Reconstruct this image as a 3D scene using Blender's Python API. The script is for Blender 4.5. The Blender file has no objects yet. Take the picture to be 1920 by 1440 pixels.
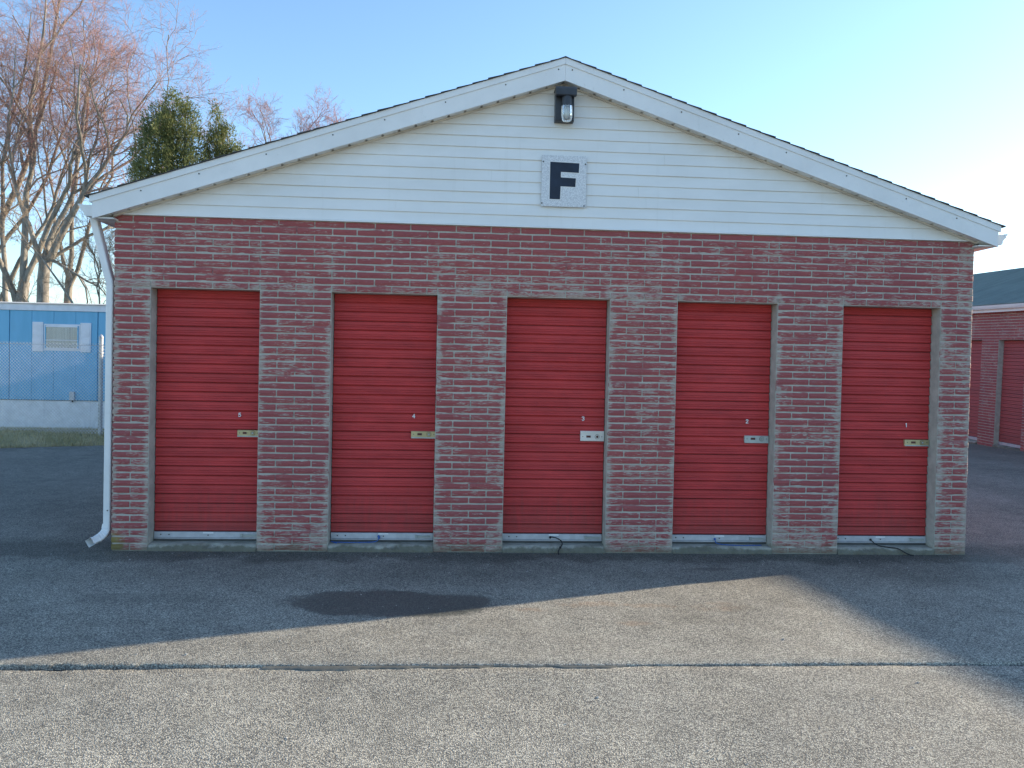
import bpy, math, random
import numpy as np
from mathutils import Matrix, Vector

# ------------------------------------------------------------------ camera, sky, sun
scene = bpy.context.scene
COL = scene.collection
FT = 0.3048

cam_d = bpy.data.cameras.new("camera")
cam = bpy.data.objects.new("camera", cam_d)
COL.objects.link(cam)
scene.camera = cam
cam_d.sensor_width = 36.0
cam_d.lens = 1482.5 / 1920 * 36
cam_d.clip_start = 0.05
cam_d.clip_end = 2000
yaw, pit, rol = math.radians(3.76), math.radians(-0.984), math.radians(1.149)
Fv = Vector((math.sin(yaw) * math.cos(pit), math.cos(yaw) * math.cos(pit), math.sin(pit)))
Rv = Vector((math.cos(yaw), -math.sin(yaw), 0))
Uv = Rv.cross(Fv)
R2 = Rv * math.cos(rol) + Uv * math.sin(rol)
U2 = Uv * math.cos(rol) - Rv * math.sin(rol)
CAM = Vector((2.9533, -6.9506, 1.6145))
cam.matrix_world = Matrix(((R2.x, U2.x, -Fv.x, CAM.x), (R2.y, U2.y, -Fv.y, CAM.y),
                           (R2.z, U2.z, -Fv.z, CAM.z), (0, 0, 0, 1)))

SUN_EL = math.radians(17.0)
SUN_AZ = math.atan2(0.9404, 0.3404)            # from +y towards +x
sdir = Vector((math.sin(SUN_AZ) * math.cos(SUN_EL), math.cos(SUN_AZ) * math.cos(SUN_EL), math.sin(SUN_EL)))

world = bpy.data.worlds.new("World")
scene.world = world
world.use_nodes = True
wn = world.node_tree
for n in list(wn.nodes):
    wn.nodes.remove(n)
w_out = wn.nodes.new("ShaderNodeOutputWorld")
w_bg = wn.nodes.new("ShaderNodeBackground")
w_sky = wn.nodes.new("ShaderNodeTexSky")
w_sky.sky_type = 'NISHITA'
w_sky.sun_disc = False
w_sky.sun_elevation = SUN_EL
w_sky.sun_rotation = SUN_AZ
w_sky.altitude = 100
w_sky.air_density = 1.08
w_sky.dust_density = 0.4
w_sky.ozone_density = 3.4
w_bg.inputs[1].default_value = 0.15
wn.links.new(w_sky.outputs[0], w_bg.inputs[0])
wn.links.new(w_bg.outputs[0], w_out.inputs[0])

sun_d = bpy.data.lights.new("sun", 'SUN')
sun_d.energy = 4.4
sun_d.angle = math.radians(0.53)
sun_d.color = (1.0, 0.84, 0.64)
sun = bpy.data.objects.new("sun", sun_d)
COL.objects.link(sun)
sun.rotation_euler = sdir.to_track_quat('Z', 'Y').to_euler()

vs = scene.view_settings
vs.view_transform = 'Standard'
vs.look = 'None'
vs.exposure = 1.2
vs.gamma = 1.0
vs.use_curve_mapping = False

rng = random.Random(7)
nrg = np.random.default_rng(7)

# ------------------------------------------------------------------ materials
class NT:
    """small helper to write node trees"""
    def __init__(self, name, rough=0.7, metal=0.0, spec=0.4):
        self.m = bpy.data.materials.new(name)
        self.m.use_nodes = True
        self.t = self.m.node_tree
        self.b = self.t.nodes["Principled BSDF"]
        self.b.inputs["Roughness"].default_value = rough
        self.b.inputs["Metallic"].default_value = metal
        self.b.inputs["Specular IOR Level"].default_value = spec
    def n(self, kind, **kw):
        x = self.t.nodes.new(kind)
        for k, v in kw.items():
            setattr(x, k, v)
        return x
    def l(self, a, b):
        self.t.links.new(a, b)
    def val(self, sock, v):
        if hasattr(v, "is_linked") or hasattr(v, "links"):
            self.l(v, sock)
        else:
            sock.default_value = v
    def math(self, op, a, b=0.0, c=0.0, clamp=False):
        x = self.n("ShaderNodeMath", operation=op, use_clamp=clamp)
        self.val(x.inputs[0], a); self.val(x.inputs[1], b); self.val(x.inputs[2], c)
        return x.outputs[0]
    def pos(self):
        g = self.n("ShaderNodeNewGeometry")
        s = self.n("ShaderNodeSeparateXYZ")
        self.l(g.outputs["Position"], s.inputs[0])
        return g.outputs["Position"], s.outputs[0], s.outputs[1], s.outputs[2]
    def vec(self, x, y, z):
        c = self.n("ShaderNodeCombineXYZ")
        self.val(c.inputs[0], x); self.val(c.inputs[1], y); self.val(c.inputs[2], z)
        return c.outputs[0]
    def noise(self, vec, scale, detail=3.0, rough=0.55, dist=0.0, color=False):
        x = self.n("ShaderNodeTexNoise")
        if vec is not None:
            self.l(vec, x.inputs["Vector"])
        x.inputs["Scale"].default_value = scale
        x.inputs["Detail"].default_value = detail
        x.inputs["Roughness"].default_value = rough
        x.inputs["Distortion"].default_value = dist
        return x.outputs["Color"] if color else x.outputs["Fac"]
    def voro(self, vec, scale, feature='F1'):
        x = self.n("ShaderNodeTexVoronoi", feature=feature)
        self.l(vec, x.inputs["Vector"])
        x.inputs["Scale"].default_value = scale
        return x
    def smooth(self, v, a, b, lo=0.0, hi=1.0):
        x = self.n("ShaderNodeMapRange", interpolation_type='SMOOTHSTEP')
        self.val(x.inputs[0], v); self.val(x.inputs[1], a); self.val(x.inputs[2], b)
        x.inputs[3].default_value = lo; x.inputs[4].default_value = hi
        return x.outputs[0]
    def lin(self, v, a, b, lo=0.0, hi=1.0):
        x = self.n("ShaderNodeMapRange")
        self.val(x.inputs[0], v); self.val(x.inputs[1], a); self.val(x.inputs[2], b)
        x.inputs[3].default_value = lo; x.inputs[4].default_value = hi
        return x.outputs[0]
    def mix(self, f, a, b, mode='MIX'):
        x = self.n("ShaderNodeMix", data_type='RGBA', blend_type=mode)
        self.val(x.inputs[0], f)
        for sock, v in ((x.inputs[6], a), (x.inputs[7], b)):
            if isinstance(v, tuple):
                sock.default_value = (*v, 1.0)
            else:
                self.l(v, sock)
        return x.outputs[2]
    def color(self, c):
        if isinstance(c, tuple):
            self.b.inputs["Base Color"].default_value = (*c, 1)
        else:
            self.l(c, self.b.inputs["Base Color"])
    def bump(self, h, strength=0.5, dist=0.01):
        x = self.n("ShaderNodeBump")
        x.inputs["Strength"].default_value = strength
        x.inputs["Distance"].default_value = dist
        self.l(h, x.inputs["Height"])
        self.l(x.outputs[0], self.b.inputs["Normal"])


def plain(name, c, rough=0.6, metal=0.0, var=0.12, scale=6.0, bump=0.0, bscale=80.0, spec=0.4):
    k = NT(name, rough, metal, spec)
    p, x, y, z = k.pos()
    f = k.noise(p, scale, 4)
    lo = tuple(v * (1 - var) for v in c)
    hi = tuple(min(1, v * (1 + var)) for v in c)
    k.color(k.mix(k.smooth(f, 0.3, 0.7), lo, hi))
    if bump:
        k.bump(k.noise(p, bscale, 3), bump, 0.004)
    return k.m


def asphalt_mat():
    k = NT("asphalt", 0.82, spec=0.35)
    p, x, y, z = k.pos()
    v1 = k.voro(p, 135.0)
    v2 = k.voro(p, 300.0)
    sc = k.n("ShaderNodeSeparateColor"); k.l(v1.outputs["Color"], sc.inputs[0])
    sc2 = k.n("ShaderNodeSeparateColor"); k.l(v2.outputs["Color"], sc2.inputs[0])
    big = k.noise(p, 0.7, 5, 0.6)
    mid = k.noise(p, 5.0, 4, 0.6)
    stone = k.math('ADD', k.math('MULTIPLY', sc.outputs[0], 0.65), k.math('MULTIPLY', sc2.outputs[0], 0.35))
    col = k.mix(k.smooth(stone, 0.2, 0.85), (0.165, 0.16, 0.135), (0.53, 0.505, 0.405))
    # gaps of dark binder between the stones
    gap = k.smooth(v1.outputs["Distance"], 0.42, 0.75)
    col = k.mix(k.math('MULTIPLY', gap, 0.7), col, (0.055, 0.055, 0.055))
    # a few pale chips
    chip = k.smooth(sc2.outputs[1], 0.965, 0.985)
    col = k.mix(k.math('MULTIPLY', chip, 0.75), col, (0.62, 0.58, 0.52))
    tone = k.math('ADD', k.lin(big, 0.3, 0.7, -0.20, 0.20), k.lin(mid, 0.3, 0.7, -0.15, 0.15))
    tone = k.math('ADD', 1.0, tone)
    # newer, darker asphalt between the crack and the building and beside it
    newer = k.smooth(k.math('ADD', y, k.lin(mid, 0.3, 0.7, -0.1, 0.1)), -1.25, -0.75)
    tone = k.math('MULTIPLY', tone, k.math('SUBTRACT', 1.0, k.math('MULTIPLY', newer, 0.22)))
    # damp strip at the foot of the wall
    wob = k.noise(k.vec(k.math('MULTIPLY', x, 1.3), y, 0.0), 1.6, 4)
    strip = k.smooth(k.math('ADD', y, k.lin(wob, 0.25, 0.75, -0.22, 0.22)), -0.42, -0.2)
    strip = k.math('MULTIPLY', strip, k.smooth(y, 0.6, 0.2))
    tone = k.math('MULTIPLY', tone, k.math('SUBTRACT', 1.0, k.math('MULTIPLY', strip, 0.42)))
    # oil and water stain with its own outline
    w2 = k.noise(p, 3.0, 4, 0.6)
    dx = k.math('DIVIDE', k.math('SUBTRACT', x, 2.50), 0.80)
    dy = k.math('DIVIDE', k.math('ADD', k.math('SUBTRACT', y, -1.49), k.math('MULTIPLY', k.math('SUBTRACT', x, 2.5), 0.05)), 0.31)
    r2 = k.math('ADD', k.math('MULTIPLY', dx, dx), k.math('MULTIPLY', dy, dy))
    r2 = k.math('ADD', r2, k.lin(w2, 0.25, 0.75, -0.35, 0.35))
    r2 = k.math('ADD', r2, k.lin(k.noise(p, 16.0, 4, 0.7), 0.25, 0.75, -0.22, 0.22))
    stain = k.smooth(r2, 1.14, 0.70)
    dx3 = k.math('DIVIDE', k.math('SUBTRACT', x, 0.75), 0.55)
    dy3 = k.math('DIVIDE', k.math('ADD', y, 1.42), 0.13)
    r3 = k.math('ADD', k.math('MULTIPLY', dx3, dx3), k.math('MULTIPLY', dy3, dy3))
    stain2 = k.math('MULTIPLY', k.smooth(k.math('ADD', r3, k.lin(w2, 0.25, 0.75, -0.5, 0.5)), 1.2, 0.3), 0.3)
    dx4 = k.math('DIVIDE', k.math('SUBTRACT', x, 5.02), 0.20)
    dy4 = k.math('DIVIDE', k.math('ADD', y, 0.56), 0.06)
    r4 = k.math('ADD', k.math('MULTIPLY', dx4, dx4), k.math('MULTIPLY', dy4, dy4))
    stain3 = k.math('MULTIPLY', k.smooth(k.math('ADD', r4, k.lin(w2, 0.25, 0.75, -0.9, 0.9)), 1.2, 0.5), 0.6)
    st = k.math('MAXIMUM', k.math('MAXIMUM', stain, stain2), stain3)
    col = k.mix(k.math('MULTIPLY', st, k.lin(mid, 0.3, 0.7, 0.58, 0.78)), col, (0.035, 0.05, 0.045))
    w3 = k.noise(p, 9.0, 5, 0.7)
    # rust coloured spots
    for cx, cy, rx, ry in ((4.78, -1.62, 0.17, 0.10), (4.30, -1.60, 0.15, 0.06), (3.45, -1.66, 0.10, 0.05), (4.10, -1.98, 0.10, 0.06), (3.9, -1.55, 0.25, 0.08)):
        ex = k.math('DIVIDE', k.math('SUBTRACT', x, cx), rx)
        ey = k.math('DIVIDE', k.math('SUBTRACT', y, cy), ry)
        rr = k.math('ADD', k.math('ADD', k.math('MULTIPLY', ex, ex), k.math('MULTIPLY', ey, ey)), k.lin(w3, 0.25, 0.75, -1.6, 1.6))
        col = k.mix(k.math('MULTIPLY', k.smooth(rr, 1.5, -0.3), 0.26), col, (0.30, 0.165, 0.075))
    tc = k.n("ShaderNodeCombineColor")
    for i in range(3):
        k.l(tone, tc.inputs[i])
    col = k.mix(1.0, col, tc.outputs[0], 'MULTIPLY')
    k.color(col)
    k.l(k.math('SUBTRACT', 0.85, k.math('MULTIPLY', st, 0.35)), k.b.inputs["Roughness"])
    h = k.math('SUBTRACT', k.math('MULTIPLY', sc.outputs[2], 0.55), k.math('MULTIPLY', v1.outputs["Distance"], 1.0))
    h = k.math('ADD', h, k.math('MULTIPLY', k.noise(p, 420, 2), 0.25))
    k.bump(h, 0.8, 0.0036)
    return k.m


def brick_mat(name, masks, L=2.262):
    k = NT(name, 0.78, spec=0.3)
    p, x, y, z = k.pos()
    s = k.math('ADD', x, y) if not masks else x
    sv = k.vec(k.math('MULTIPLY', s, 13.0), 0.0, k.math('MULTIPLY', z, 100.0))
    n1 = k.noise(sv, 1.0, 3, 0.6, 1.2)
    nfine = k.noise(k.vec(k.math('MULTIPLY', s, 30.0), 0.0, k.math('MULTIPLY', z, 130.0)), 1.0, 3, 0.6, 0.6)
    large = k.noise(k.vec(s, 0.0, z), 1.5, 3, 0.6)
    mid = k.noise(k.vec(s, 0.0, z), 7.0, 3, 0.6)
    wn_ = k.n("ShaderNodeTexWhiteNoise", noise_dimensions='2D')
    k.l(k.vec(k.math('FLOOR', k.math('DIVIDE', k.math('ADD', s, 0.15), 0.3048)), k.math('FLOOR', k.math('DIVIDE', k.math('SUBTRACT', z, L), 0.183)), 0.0), wn_.inputs["Vector"])
    wear = k.math('ADD', 0.38, k.lin(large, 0.3, 0.7, -0.06, 0.07))
    wear = k.math('ADD', wear, k.lin(mid, 0.3, 0.7, -0.075, 0.075))
    wear = k.math('ADD', wear, k.math('MULTIPLY', k.math('SUBTRACT', wn_.outputs["Value"], 0.5), 0.13))
    if masks:
        u = k.math('MODULO', k.math('ADD', k.math('SUBTRACT', x, 0.3048), 1.524), 1.524)
        d = k.math('MINIMUM', u, k.math('SUBTRACT', 1.524, u))
        d = k.math('MINIMUM', d, k.math('ABSOLUTE', k.math('SUBTRACT', u, 0.9144)))
        d2 = k.math('MINIMUM', x, k.math('SUBTRACT', 7.62, x))
        d = k.math('MINIMUM', d, d2)
        below = k.smooth(z, L + 0.10, L - 0.02, 0.35, 1.0)
        edge = k.math('MULTIPLY', k.smooth(d, 0.07, 0.0), below)
        wear = k.math('ADD', wear, k.math('MULTIPLY', edge, k.lin(mid, 0.3, 0.7, 0.02, 0.34)))
        # lintel underside row
        lr = k.math('MULTIPLY', k.smooth(z, L + 0.09, L + 0.0), k.smooth(z, L - 0.03, L))
        wear = k.math('ADD', wear, k.math('MULTIPLY', lr, 0.12))
        base = k.smooth(k.math('ADD', z, k.lin(large, 0.3, 0.7, -0.15, 0.15)), 0.42, 0.05)
        wear = k.math('ADD', wear, k.math('MULTIPLY', base, 0.15))
        right = k.smooth(x, 5.5, 7.6)
        wear = k.math('ADD', wear, k.math('MULTIPLY', right, 0.05))
        top = k.smooth(z, 2.70, 2.85)
        wear = k.math('SUBTRACT', wear, k.math('MULTIPLY', top, 0.05))
    thr = k.math('SUBTRACT', 1.0, wear)
    m = k.math('MULTIPLY', k.smooth(k.math('SUBTRACT', n1, thr), -0.06, 0.08), 0.74)
    red = k.mix(k.smooth(large, 0.35, 0.65), (0.34, 0.092, 0.094), (0.385, 0.098, 0.094))
    red = k.mix(k.math('MULTIPLY', k.smooth(nfine, 0.5, 0.75), 0.35), red, (0.20, 0.055, 0.06))
    grey = k.mix(k.smooth(nfine, 0.3, 0.7), (0.36, 0.325, 0.275), (0.56, 0.515, 0.435))
    col = k.mix(m, red, grey)
    if masks:
        # moss and lichen at the foot of the left pillar
        mo = k.math('MULTIPLY', k.smooth(z, 0.20, 0.10), k.smooth(k.math('ADD', x, k.lin(mid, 0.3, 0.7, -0.06, 0.06)), 0.12, 0.05))
        col = k.mix(k.math('MULTIPLY', mo, 0.8), col, (0.26, 0.20, 0.03))
        mo2 = k.math('MULTIPLY', k.smooth(k.math('ADD', z, k.lin(mid, 0.3, 0.7, -0.05, 0.05)), 0.10, 0.01), 0.55)
        col = k.mix(mo2, col, (0.12, 0.12, 0.07))
    k.color(col)
    h = k.math('ADD', n1, k.math('MULTIPLY', nfine, 0.4))
    k.bump(h, 0.8, 0.007)
    return k.m


def mortar_mat():
    k = NT("mortar", 0.85, spec=0.2)
    p, x, y, z = k.pos()
    f = k.noise(p, 9.0, 5, 0.65)
    g = k.noise(p, 60.0, 3, 0.6)
    col = k.mix(k.smooth(f, 0.3, 0.7), (0.39, 0.37, 0.315), (0.52, 0.495, 0.425))
    col = k.mix(k.math('MULTIPLY', k.smooth(g, 0.62, 0.75), 0.35), col, (0.22, 0.2, 0.17))
    # red paint slopped over the joints here and there
    ov = k.noise(k.vec(k.math('MULTIPLY', x, 3.0), 0.0, k.math('MULTIPLY', z, 9.0)), 1.0, 4, 0.65, 0.6)
    ovm = k.math('MULTIPLY', k.smooth(ov, 0.56, 0.66), k.smooth(y, 0.006, 0.003))
    col = k.mix(k.math('MULTIPLY', ovm, 0.8), col, (0.31, 0.085, 0.095))
    lowz = k.smooth(k.math('ADD', z, k.lin(f, 0.3, 0.7, -0.06, 0.06)), 0.11, 0.01)
    col = k.mix(k.math('MULTIPLY', lowz, 0.55), col, (0.14, 0.14, 0.09))
    k.color(col)
    k.bump(g, 0.5, 0.004)
    return k.m


def door_mat(name, c):
    k = NT(name, 0.5, spec=0.22)
    p, x, y, z = k.pos()
    oi = k.n("ShaderNodeObjectInfo")
    f = k.noise(k.vec(k.math('MULTIPLY', x, 2.5), 0.0, k.math('MULTIPLY', z, 9.0)), 1.0, 5, 0.65)
    g = k.noise(k.vec(k.math('MULTIPLY', x, 25.0), 0.0, k.math('MULTIPLY', z, 3.0)), 1.0, 4, 0.6)
    big = k.noise(k.vec(x, 0.0, z), 1.1, 4, 0.6)
    col = k.mix(k.smooth(f, 0.25, 0.75), tuple(v * 0.80 for v in c), tuple(min(1, v * 1.14) for v in c))
    # sun-faded patches, thin scratches and splashed grime low down
    col = k.mix(k.math('MULTIPLY', k.smooth(big, 0.45, 0.7), 0.22), col, (0.50, 0.085, 0.09))
    col = k.mix(k.math('MULTIPLY', oi.outputs["Random"], 0.16), col, tuple(v * 0.6 for v in c))
    col = k.mix(k.math('MULTIPLY', k.smooth(g, 0.58, 0.8), 0.14), col, (0.34, 0.17, 0.16))
    gr = k.smooth(k.math('ADD', z, k.lin(g, 0.3, 0.7, -0.2, 0.2)), 0.55, 0.12)
    col = k.mix(k.math('MULTIPLY', gr, 0.30), col, (0.17, 0.075, 0.06))
    sc = k.noise(k.vec(k.math('MULTIPLY', x, 3.0), 0.0, k.math('MULTIPLY', z, 160.0)), 1.0, 2, 0.5, 0.4)
    col = k.mix(k.math('MULTIPLY', k.smooth(sc, 0.72, 0.78), 0.25), col, (0.48, 0.22, 0.22))
    k.color(col)
    k.l(k.lin(f, 0.3, 0.7, 0.42, 0.62), k.b.inputs["Roughness"])
    return k.m


def siding_mat():
    k = NT("vinyl_siding", 0.5, spec=0.35)
    p, x, y, z = k.pos()
    f = k.noise(k.vec(k.math('MULTIPLY', x, 1.2), 0.0, k.math('MULTIPLY', z, 3.0)), 1.0, 5, 0.6)
    st = k.noise(k.vec(k.math('MULTIPLY', x, 14.0), 0.0, k.math('MULTIPLY', z, 1.0)), 1.0, 4, 0.65)
    col = k.mix(k.smooth(f, 0.3, 0.7), (0.78, 0.775, 0.75), (0.85, 0.845, 0.825))
    col = k.mix(k.math('MULTIPLY', k.smooth(st, 0.55, 0.8), 0.25), col, (0.58, 0.56, 0.50))
    # tan tint that strengthens towards the rake
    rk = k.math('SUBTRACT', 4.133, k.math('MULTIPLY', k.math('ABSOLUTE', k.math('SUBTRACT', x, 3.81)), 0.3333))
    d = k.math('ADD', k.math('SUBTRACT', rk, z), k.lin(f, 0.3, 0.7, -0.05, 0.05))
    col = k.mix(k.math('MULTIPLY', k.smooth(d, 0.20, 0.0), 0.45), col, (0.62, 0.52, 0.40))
    k.color(col)
    return k.m


def trim_mat():
    k = NT("white_trim", 0.45, spec=0.4)
    p, x, y, z = k.pos()
    f = k.noise(p, 2.2, 5, 0.6)
    g = k.noise(p, 30.0, 3, 0.6)
    col = k.mix(k.smooth(f, 0.3, 0.7), (0.77, 0.765, 0.75), (0.86, 0.855, 0.84))
    col = k.mix(k.math('MULTIPLY', k.smooth(g, 0.64, 0.8), 0.3), col, (0.5, 0.47, 0.42))
    k.color(col)
    return k.m


def speckle_mat():
    k = NT("sign_panel_paint", 0.55, spec=0.3)
    p, x, y, z = k.pos()
    v = k.noise(p, 110.0, 3, 0.7)
    col = k.mix(k.smooth(v, 0.38, 0.62), (0.58, 0.59, 0.61), (0.80, 0.81, 0.82))
    k.color(col)
    return k.m


def shingle_mat(name, a, b):
    k = NT(name, 0.9, spec=0.15)
    p, x, y, z = k.pos()
    f = k.noise(p, 1.2, 5, 0.65)
    st = k.noise(k.vec(k.math('MULTIPLY', x, 0.8), k.math('MULTIPLY', y, 3.0), 0.0), 1.0, 4, 0.6)
    g = k.noise(p, 90.0, 3, 0.6)
    col = k.mix(k.smooth(k.math('ADD', k.math('MULTIPLY', f, 0.5), k.math('MULTIPLY', st, 0.5)), 0.3, 0.7), a, b)
    col = k.mix(k.math('MULTIPLY', k.smooth(g, 0.5, 0.7), 0.3), col, (0.03, 0.035, 0.035))
    k.color(col)
    k.bump(g, 0.4, 0.004)
    return k.m


def trailer_mat():
    k = NT("blue_siding_paint", 0.45, spec=0.4)
    p, x, y, z = k.pos()
    f = k.noise(k.vec(k.math('MULTIPLY', x, 6.0), 0.0, k.math('MULTIPLY', z, 0.7)), 1.0, 4, 0.6)
    g = k.noise(p, 1.4, 4, 0.6)
    col = k.mix(k.smooth(f, 0.3, 0.7), (0.14, 0.42, 0.63), (0.175, 0.47, 0.69))
    col = k.mix(k.math('MULTIPLY', k.smooth(g, 0.5, 0.8), 0.25), col, (0.16, 0.33, 0.46))
    k.color(col)
    return k.m


def glass_mat():
    k = NT("clear_glass", 0.06, spec=0.5)
    k.b.inputs["Base Color"].default_value = (0.92, 0.95, 0.95, 1)
    k.b.inputs["Transmission Weight"].default_value = 0.85
    k.b.inputs["IOR"].default_value = 1.45
    k.b.inputs["Roughness"].default_value = 0.12
    return k.m


def curtain_mat():
    k = NT("curtain_cloth", 0.85, spec=0.1)
    p, x, y, z = k.pos()
    f = k.noise(k.vec(k.math('MULTIPLY', x, 22.0), 0.0, k.math('MULTIPLY', z, 0.4)), 1.0, 3, 0.5)
    k.color(k.mix(k.smooth(f, 0.3, 0.7), (0.44, 0.45, 0.45), (0.74, 0.75, 0.74)))
    k.b.inputs["Coat Weight"].default_value = 0.0
    return k.m


def bark_mat(name, a, b, scale=9.0):
    k = NT(name, 0.9, spec=0.15)
    p, x, y, z = k.pos()
    f = k.noise(k.vec(x, y, k.math('MULTIPLY', z, 0.35)), scale, 4, 0.65)
    k.color(k.mix(k.smooth(f, 0.3, 0.7), a, b))
    k.bump(f, 0.6, 0.03)
    return k.m


def twig_mat(name, a, b):
    k = NT(name, 0.8, spec=0.2)
    p, x, y, z = k.pos()
    f = k.noise(p, 0.9, 3, 0.6)
    k.color(k.mix(k.smooth(f, 0.35, 0.65), a, b))
    return k.m


def leaf_mat(name, a, b, c):
    k = NT(name, 0.7, spec=0.25)
    p, x, y, z = k.pos()
    f = k.noise(p, 1.6, 4, 0.65)
    g = k.noise(p, 9.0, 3, 0.6)
    col = k.mix(k.smooth(f, 0.35, 0.65), a, b)
    col = k.mix(k.math('MULTIPLY', k.smooth(g, 0.5, 0.75), 0.6), col, c)
    k.color(col)
    # thin sprays let some light through
    tr_ = k.n("ShaderNodeBsdfTranslucent"); k.l(col, tr_.inputs["Color"])
    mx = k.n("ShaderNodeMixShader"); mx.inputs[0].default_value = 0.35
    out = k.t.nodes["Material Output"]
    k.l(k.b.outputs[0], mx.inputs[1]); k.l(tr_.outputs[0], mx.inputs[2]); k.l(mx.outputs[0], out.inputs["Surface"])
    return k.m


def grass_mat(name, a, b):
    k = NT(name, 0.9, spec=0.1)
    p, x, y, z = k.pos()
    f = k.noise(p, 1.3, 5, 0.65)
    g = k.noise(p, 18.0, 4, 0.65)
    col = k.mix(k.smooth(k.math('ADD', k.math('MULTIPLY', f, 0.6), k.math('MULTIPLY', g, 0.4)), 0.35, 0.65), a, b)
    k.color(col)
    k.bump(g, 0.6, 0.03)
    return k.m


def concrete_mat():
    k = NT("sill_concrete", 0.88, spec=0.2)
    p, x, y, z = k.pos()
    f = k.noise(p, 10.0, 5, 0.65); g = k.noise(p, 55.0, 4, 0.65); h = k.noise(p, 4.0, 3, 0.6)
    col = k.mix(k.smooth(f, 0.3, 0.7), (0.27, 0.255, 0.205), (0.40, 0.38, 0.32))
    col = k.mix(k.math('MULTIPLY', k.smooth(g, 0.55, 0.7), 0.5), col, (0.16, 0.15, 0.11))
    # moss and splashed dirt on the nose
    moss = k.smooth(k.math('ADD', z, k.math('ADD', k.lin(f, 0.3, 0.7, -0.014, 0.014), k.lin(h, 0.3, 0.7, -0.012, 0.012))), 0.056, 0.036)
    col = k.mix(k.math('MULTIPLY', moss, 0.7), col, (0.105, 0.100, 0.068))
    k.color(col)
    k.bump(k.math('ADD', f, g), 0.8, 0.006)
    return k.m


M = dict(
    asphalt=asphalt_mat(),
    tar=plain("crack_filler", (0.03, 0.03, 0.03), 0.8, var=0.4, scale=12, bump=0.6, bscale=70),
    sealant=plain("sealant", (0.12, 0.12, 0.10), 0.7, var=0.2, scale=9, bump=0.3),
    brick=brick_mat("painted_brick", True),
    brick_far=brick_mat("painted_brick_far", False),
    mortar=mortar_mat(),
    door=door_mat("red_door_enamel", (0.55, 0.060, 0.058)),
    door_far=door_mat("hazy_red_door_enamel", (0.44, 0.105, 0.10)),  # paler, less saturated red: haze over the right building put into the colour
    alu=plain("aluminium", (0.52, 0.53, 0.55), 0.5, 0.25, var=0.1, scale=14),
    alu_dark=plain("grey_rubber_seal", (0.10, 0.10, 0.10), 0.7),
    concrete=concrete_mat(),
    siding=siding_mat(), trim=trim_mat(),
    tan=plain("tan_channel", (0.66, 0.58, 0.48), 0.6, var=0.15),
    soffit=plain("soffit_vinyl", (0.80, 0.78, 0.73), 0.55),
    dark=plain("dark_gap", (0.03, 0.03, 0.03), 0.9),
    shingle=shingle_mat("dark_shingle", (0.05, 0.05, 0.052), (0.09, 0.088, 0.085)),
    shingle_green=shingle_mat("green_grey_shingle", (0.14, 0.19, 0.18), (0.20, 0.255, 0.235)),
    bronze=plain("dark_bronze_enamel", (0.045, 0.05, 0.06), 0.45, var=0.2),
    glass=glass_mat(),
    frost=plain("lamp_inner_white", (0.75, 0.76, 0.74), 0.6),
    panel=speckle_mat(),
    navy=plain("navy_paint", (0.012, 0.022, 0.045), 0.5, var=0.3),
    white=plain("white_paint", (0.78, 0.78, 0.77), 0.5, var=0.06),
    screw=plain("dark_screw", (0.09, 0.085, 0.08), 0.5, 0.5),
    brass=plain("dull_brass", (0.50, 0.42, 0.23), 0.42, 0.35, var=0.15),
    silver=plain("galvanised_plate", (0.42, 0.45, 0.43), 0.45, 0.4, var=0.15),
    cream=plain("pale_steel_plate", (0.68, 0.66, 0.62), 0.4, 0.2, var=0.08),
    slot=plain("latch_slot_red", (0.10, 0.035, 0.03), 0.6),
    blue_rope=plain("blue_nylon_rope", (0.05, 0.13, 0.38), 0.7, var=0.3, scale=120),
    black_cord=plain("black_cord", (0.018, 0.018, 0.02), 0.7),
    trailer=trailer_mat(),
    trailer_roof=plain("pale_roof_coating", (0.62, 0.60, 0.55), 0.7),
    skirt=plain("white_skirting", (0.74, 0.77, 0.79), 0.6, var=0.08),
    trailer_trim=plain("lilac_white_trim", (0.74, 0.75, 0.79), 0.5, var=0.06),
    curtain=curtain_mat(),
    galv=plain("galvanised_steel", (0.48, 0.49, 0.50), 0.42, 0.55, var=0.15, scale=20),
    wire=plain("galvanised_wire", (0.72, 0.73, 0.73), 0.5, 0.15),
    bark=bark_mat("maple_bark", (0.17, 0.155, 0.135), (0.33, 0.305, 0.265)),
    twig=twig_mat("maple_twigs", (0.30, 0.21, 0.185), (0.33, 0.25, 0.21)),
    twig_red=twig_mat("budding_twigs", (0.37, 0.18, 0.16), (0.36, 0.22, 0.19)),
    brush=twig_mat("brush_twigs", (0.22, 0.17, 0.12), (0.30, 0.23, 0.16)),
    leaf=leaf_mat("arborvitae_sprays", (0.13, 0.16, 0.065), (0.18, 0.20, 0.075), (0.32, 0.285, 0.11)),
    leaf2=leaf_mat("dark_conifer_sprays", (0.02, 0.05, 0.03), (0.03, 0.065, 0.035), (0.05, 0.07, 0.03)),
    grass=grass_mat("winter_grass_soil", (0.28, 0.26, 0.14), (0.42, 0.37, 0.23)),
    blade=grass_mat("winter_grass_blades", (0.38, 0.345, 0.18), (0.60, 0.51, 0.32)),
    pebble=plain("pale_stone_chips", (0.42, 0.40, 0.36), 0.8, var=0.3, scale=40),
)

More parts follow.
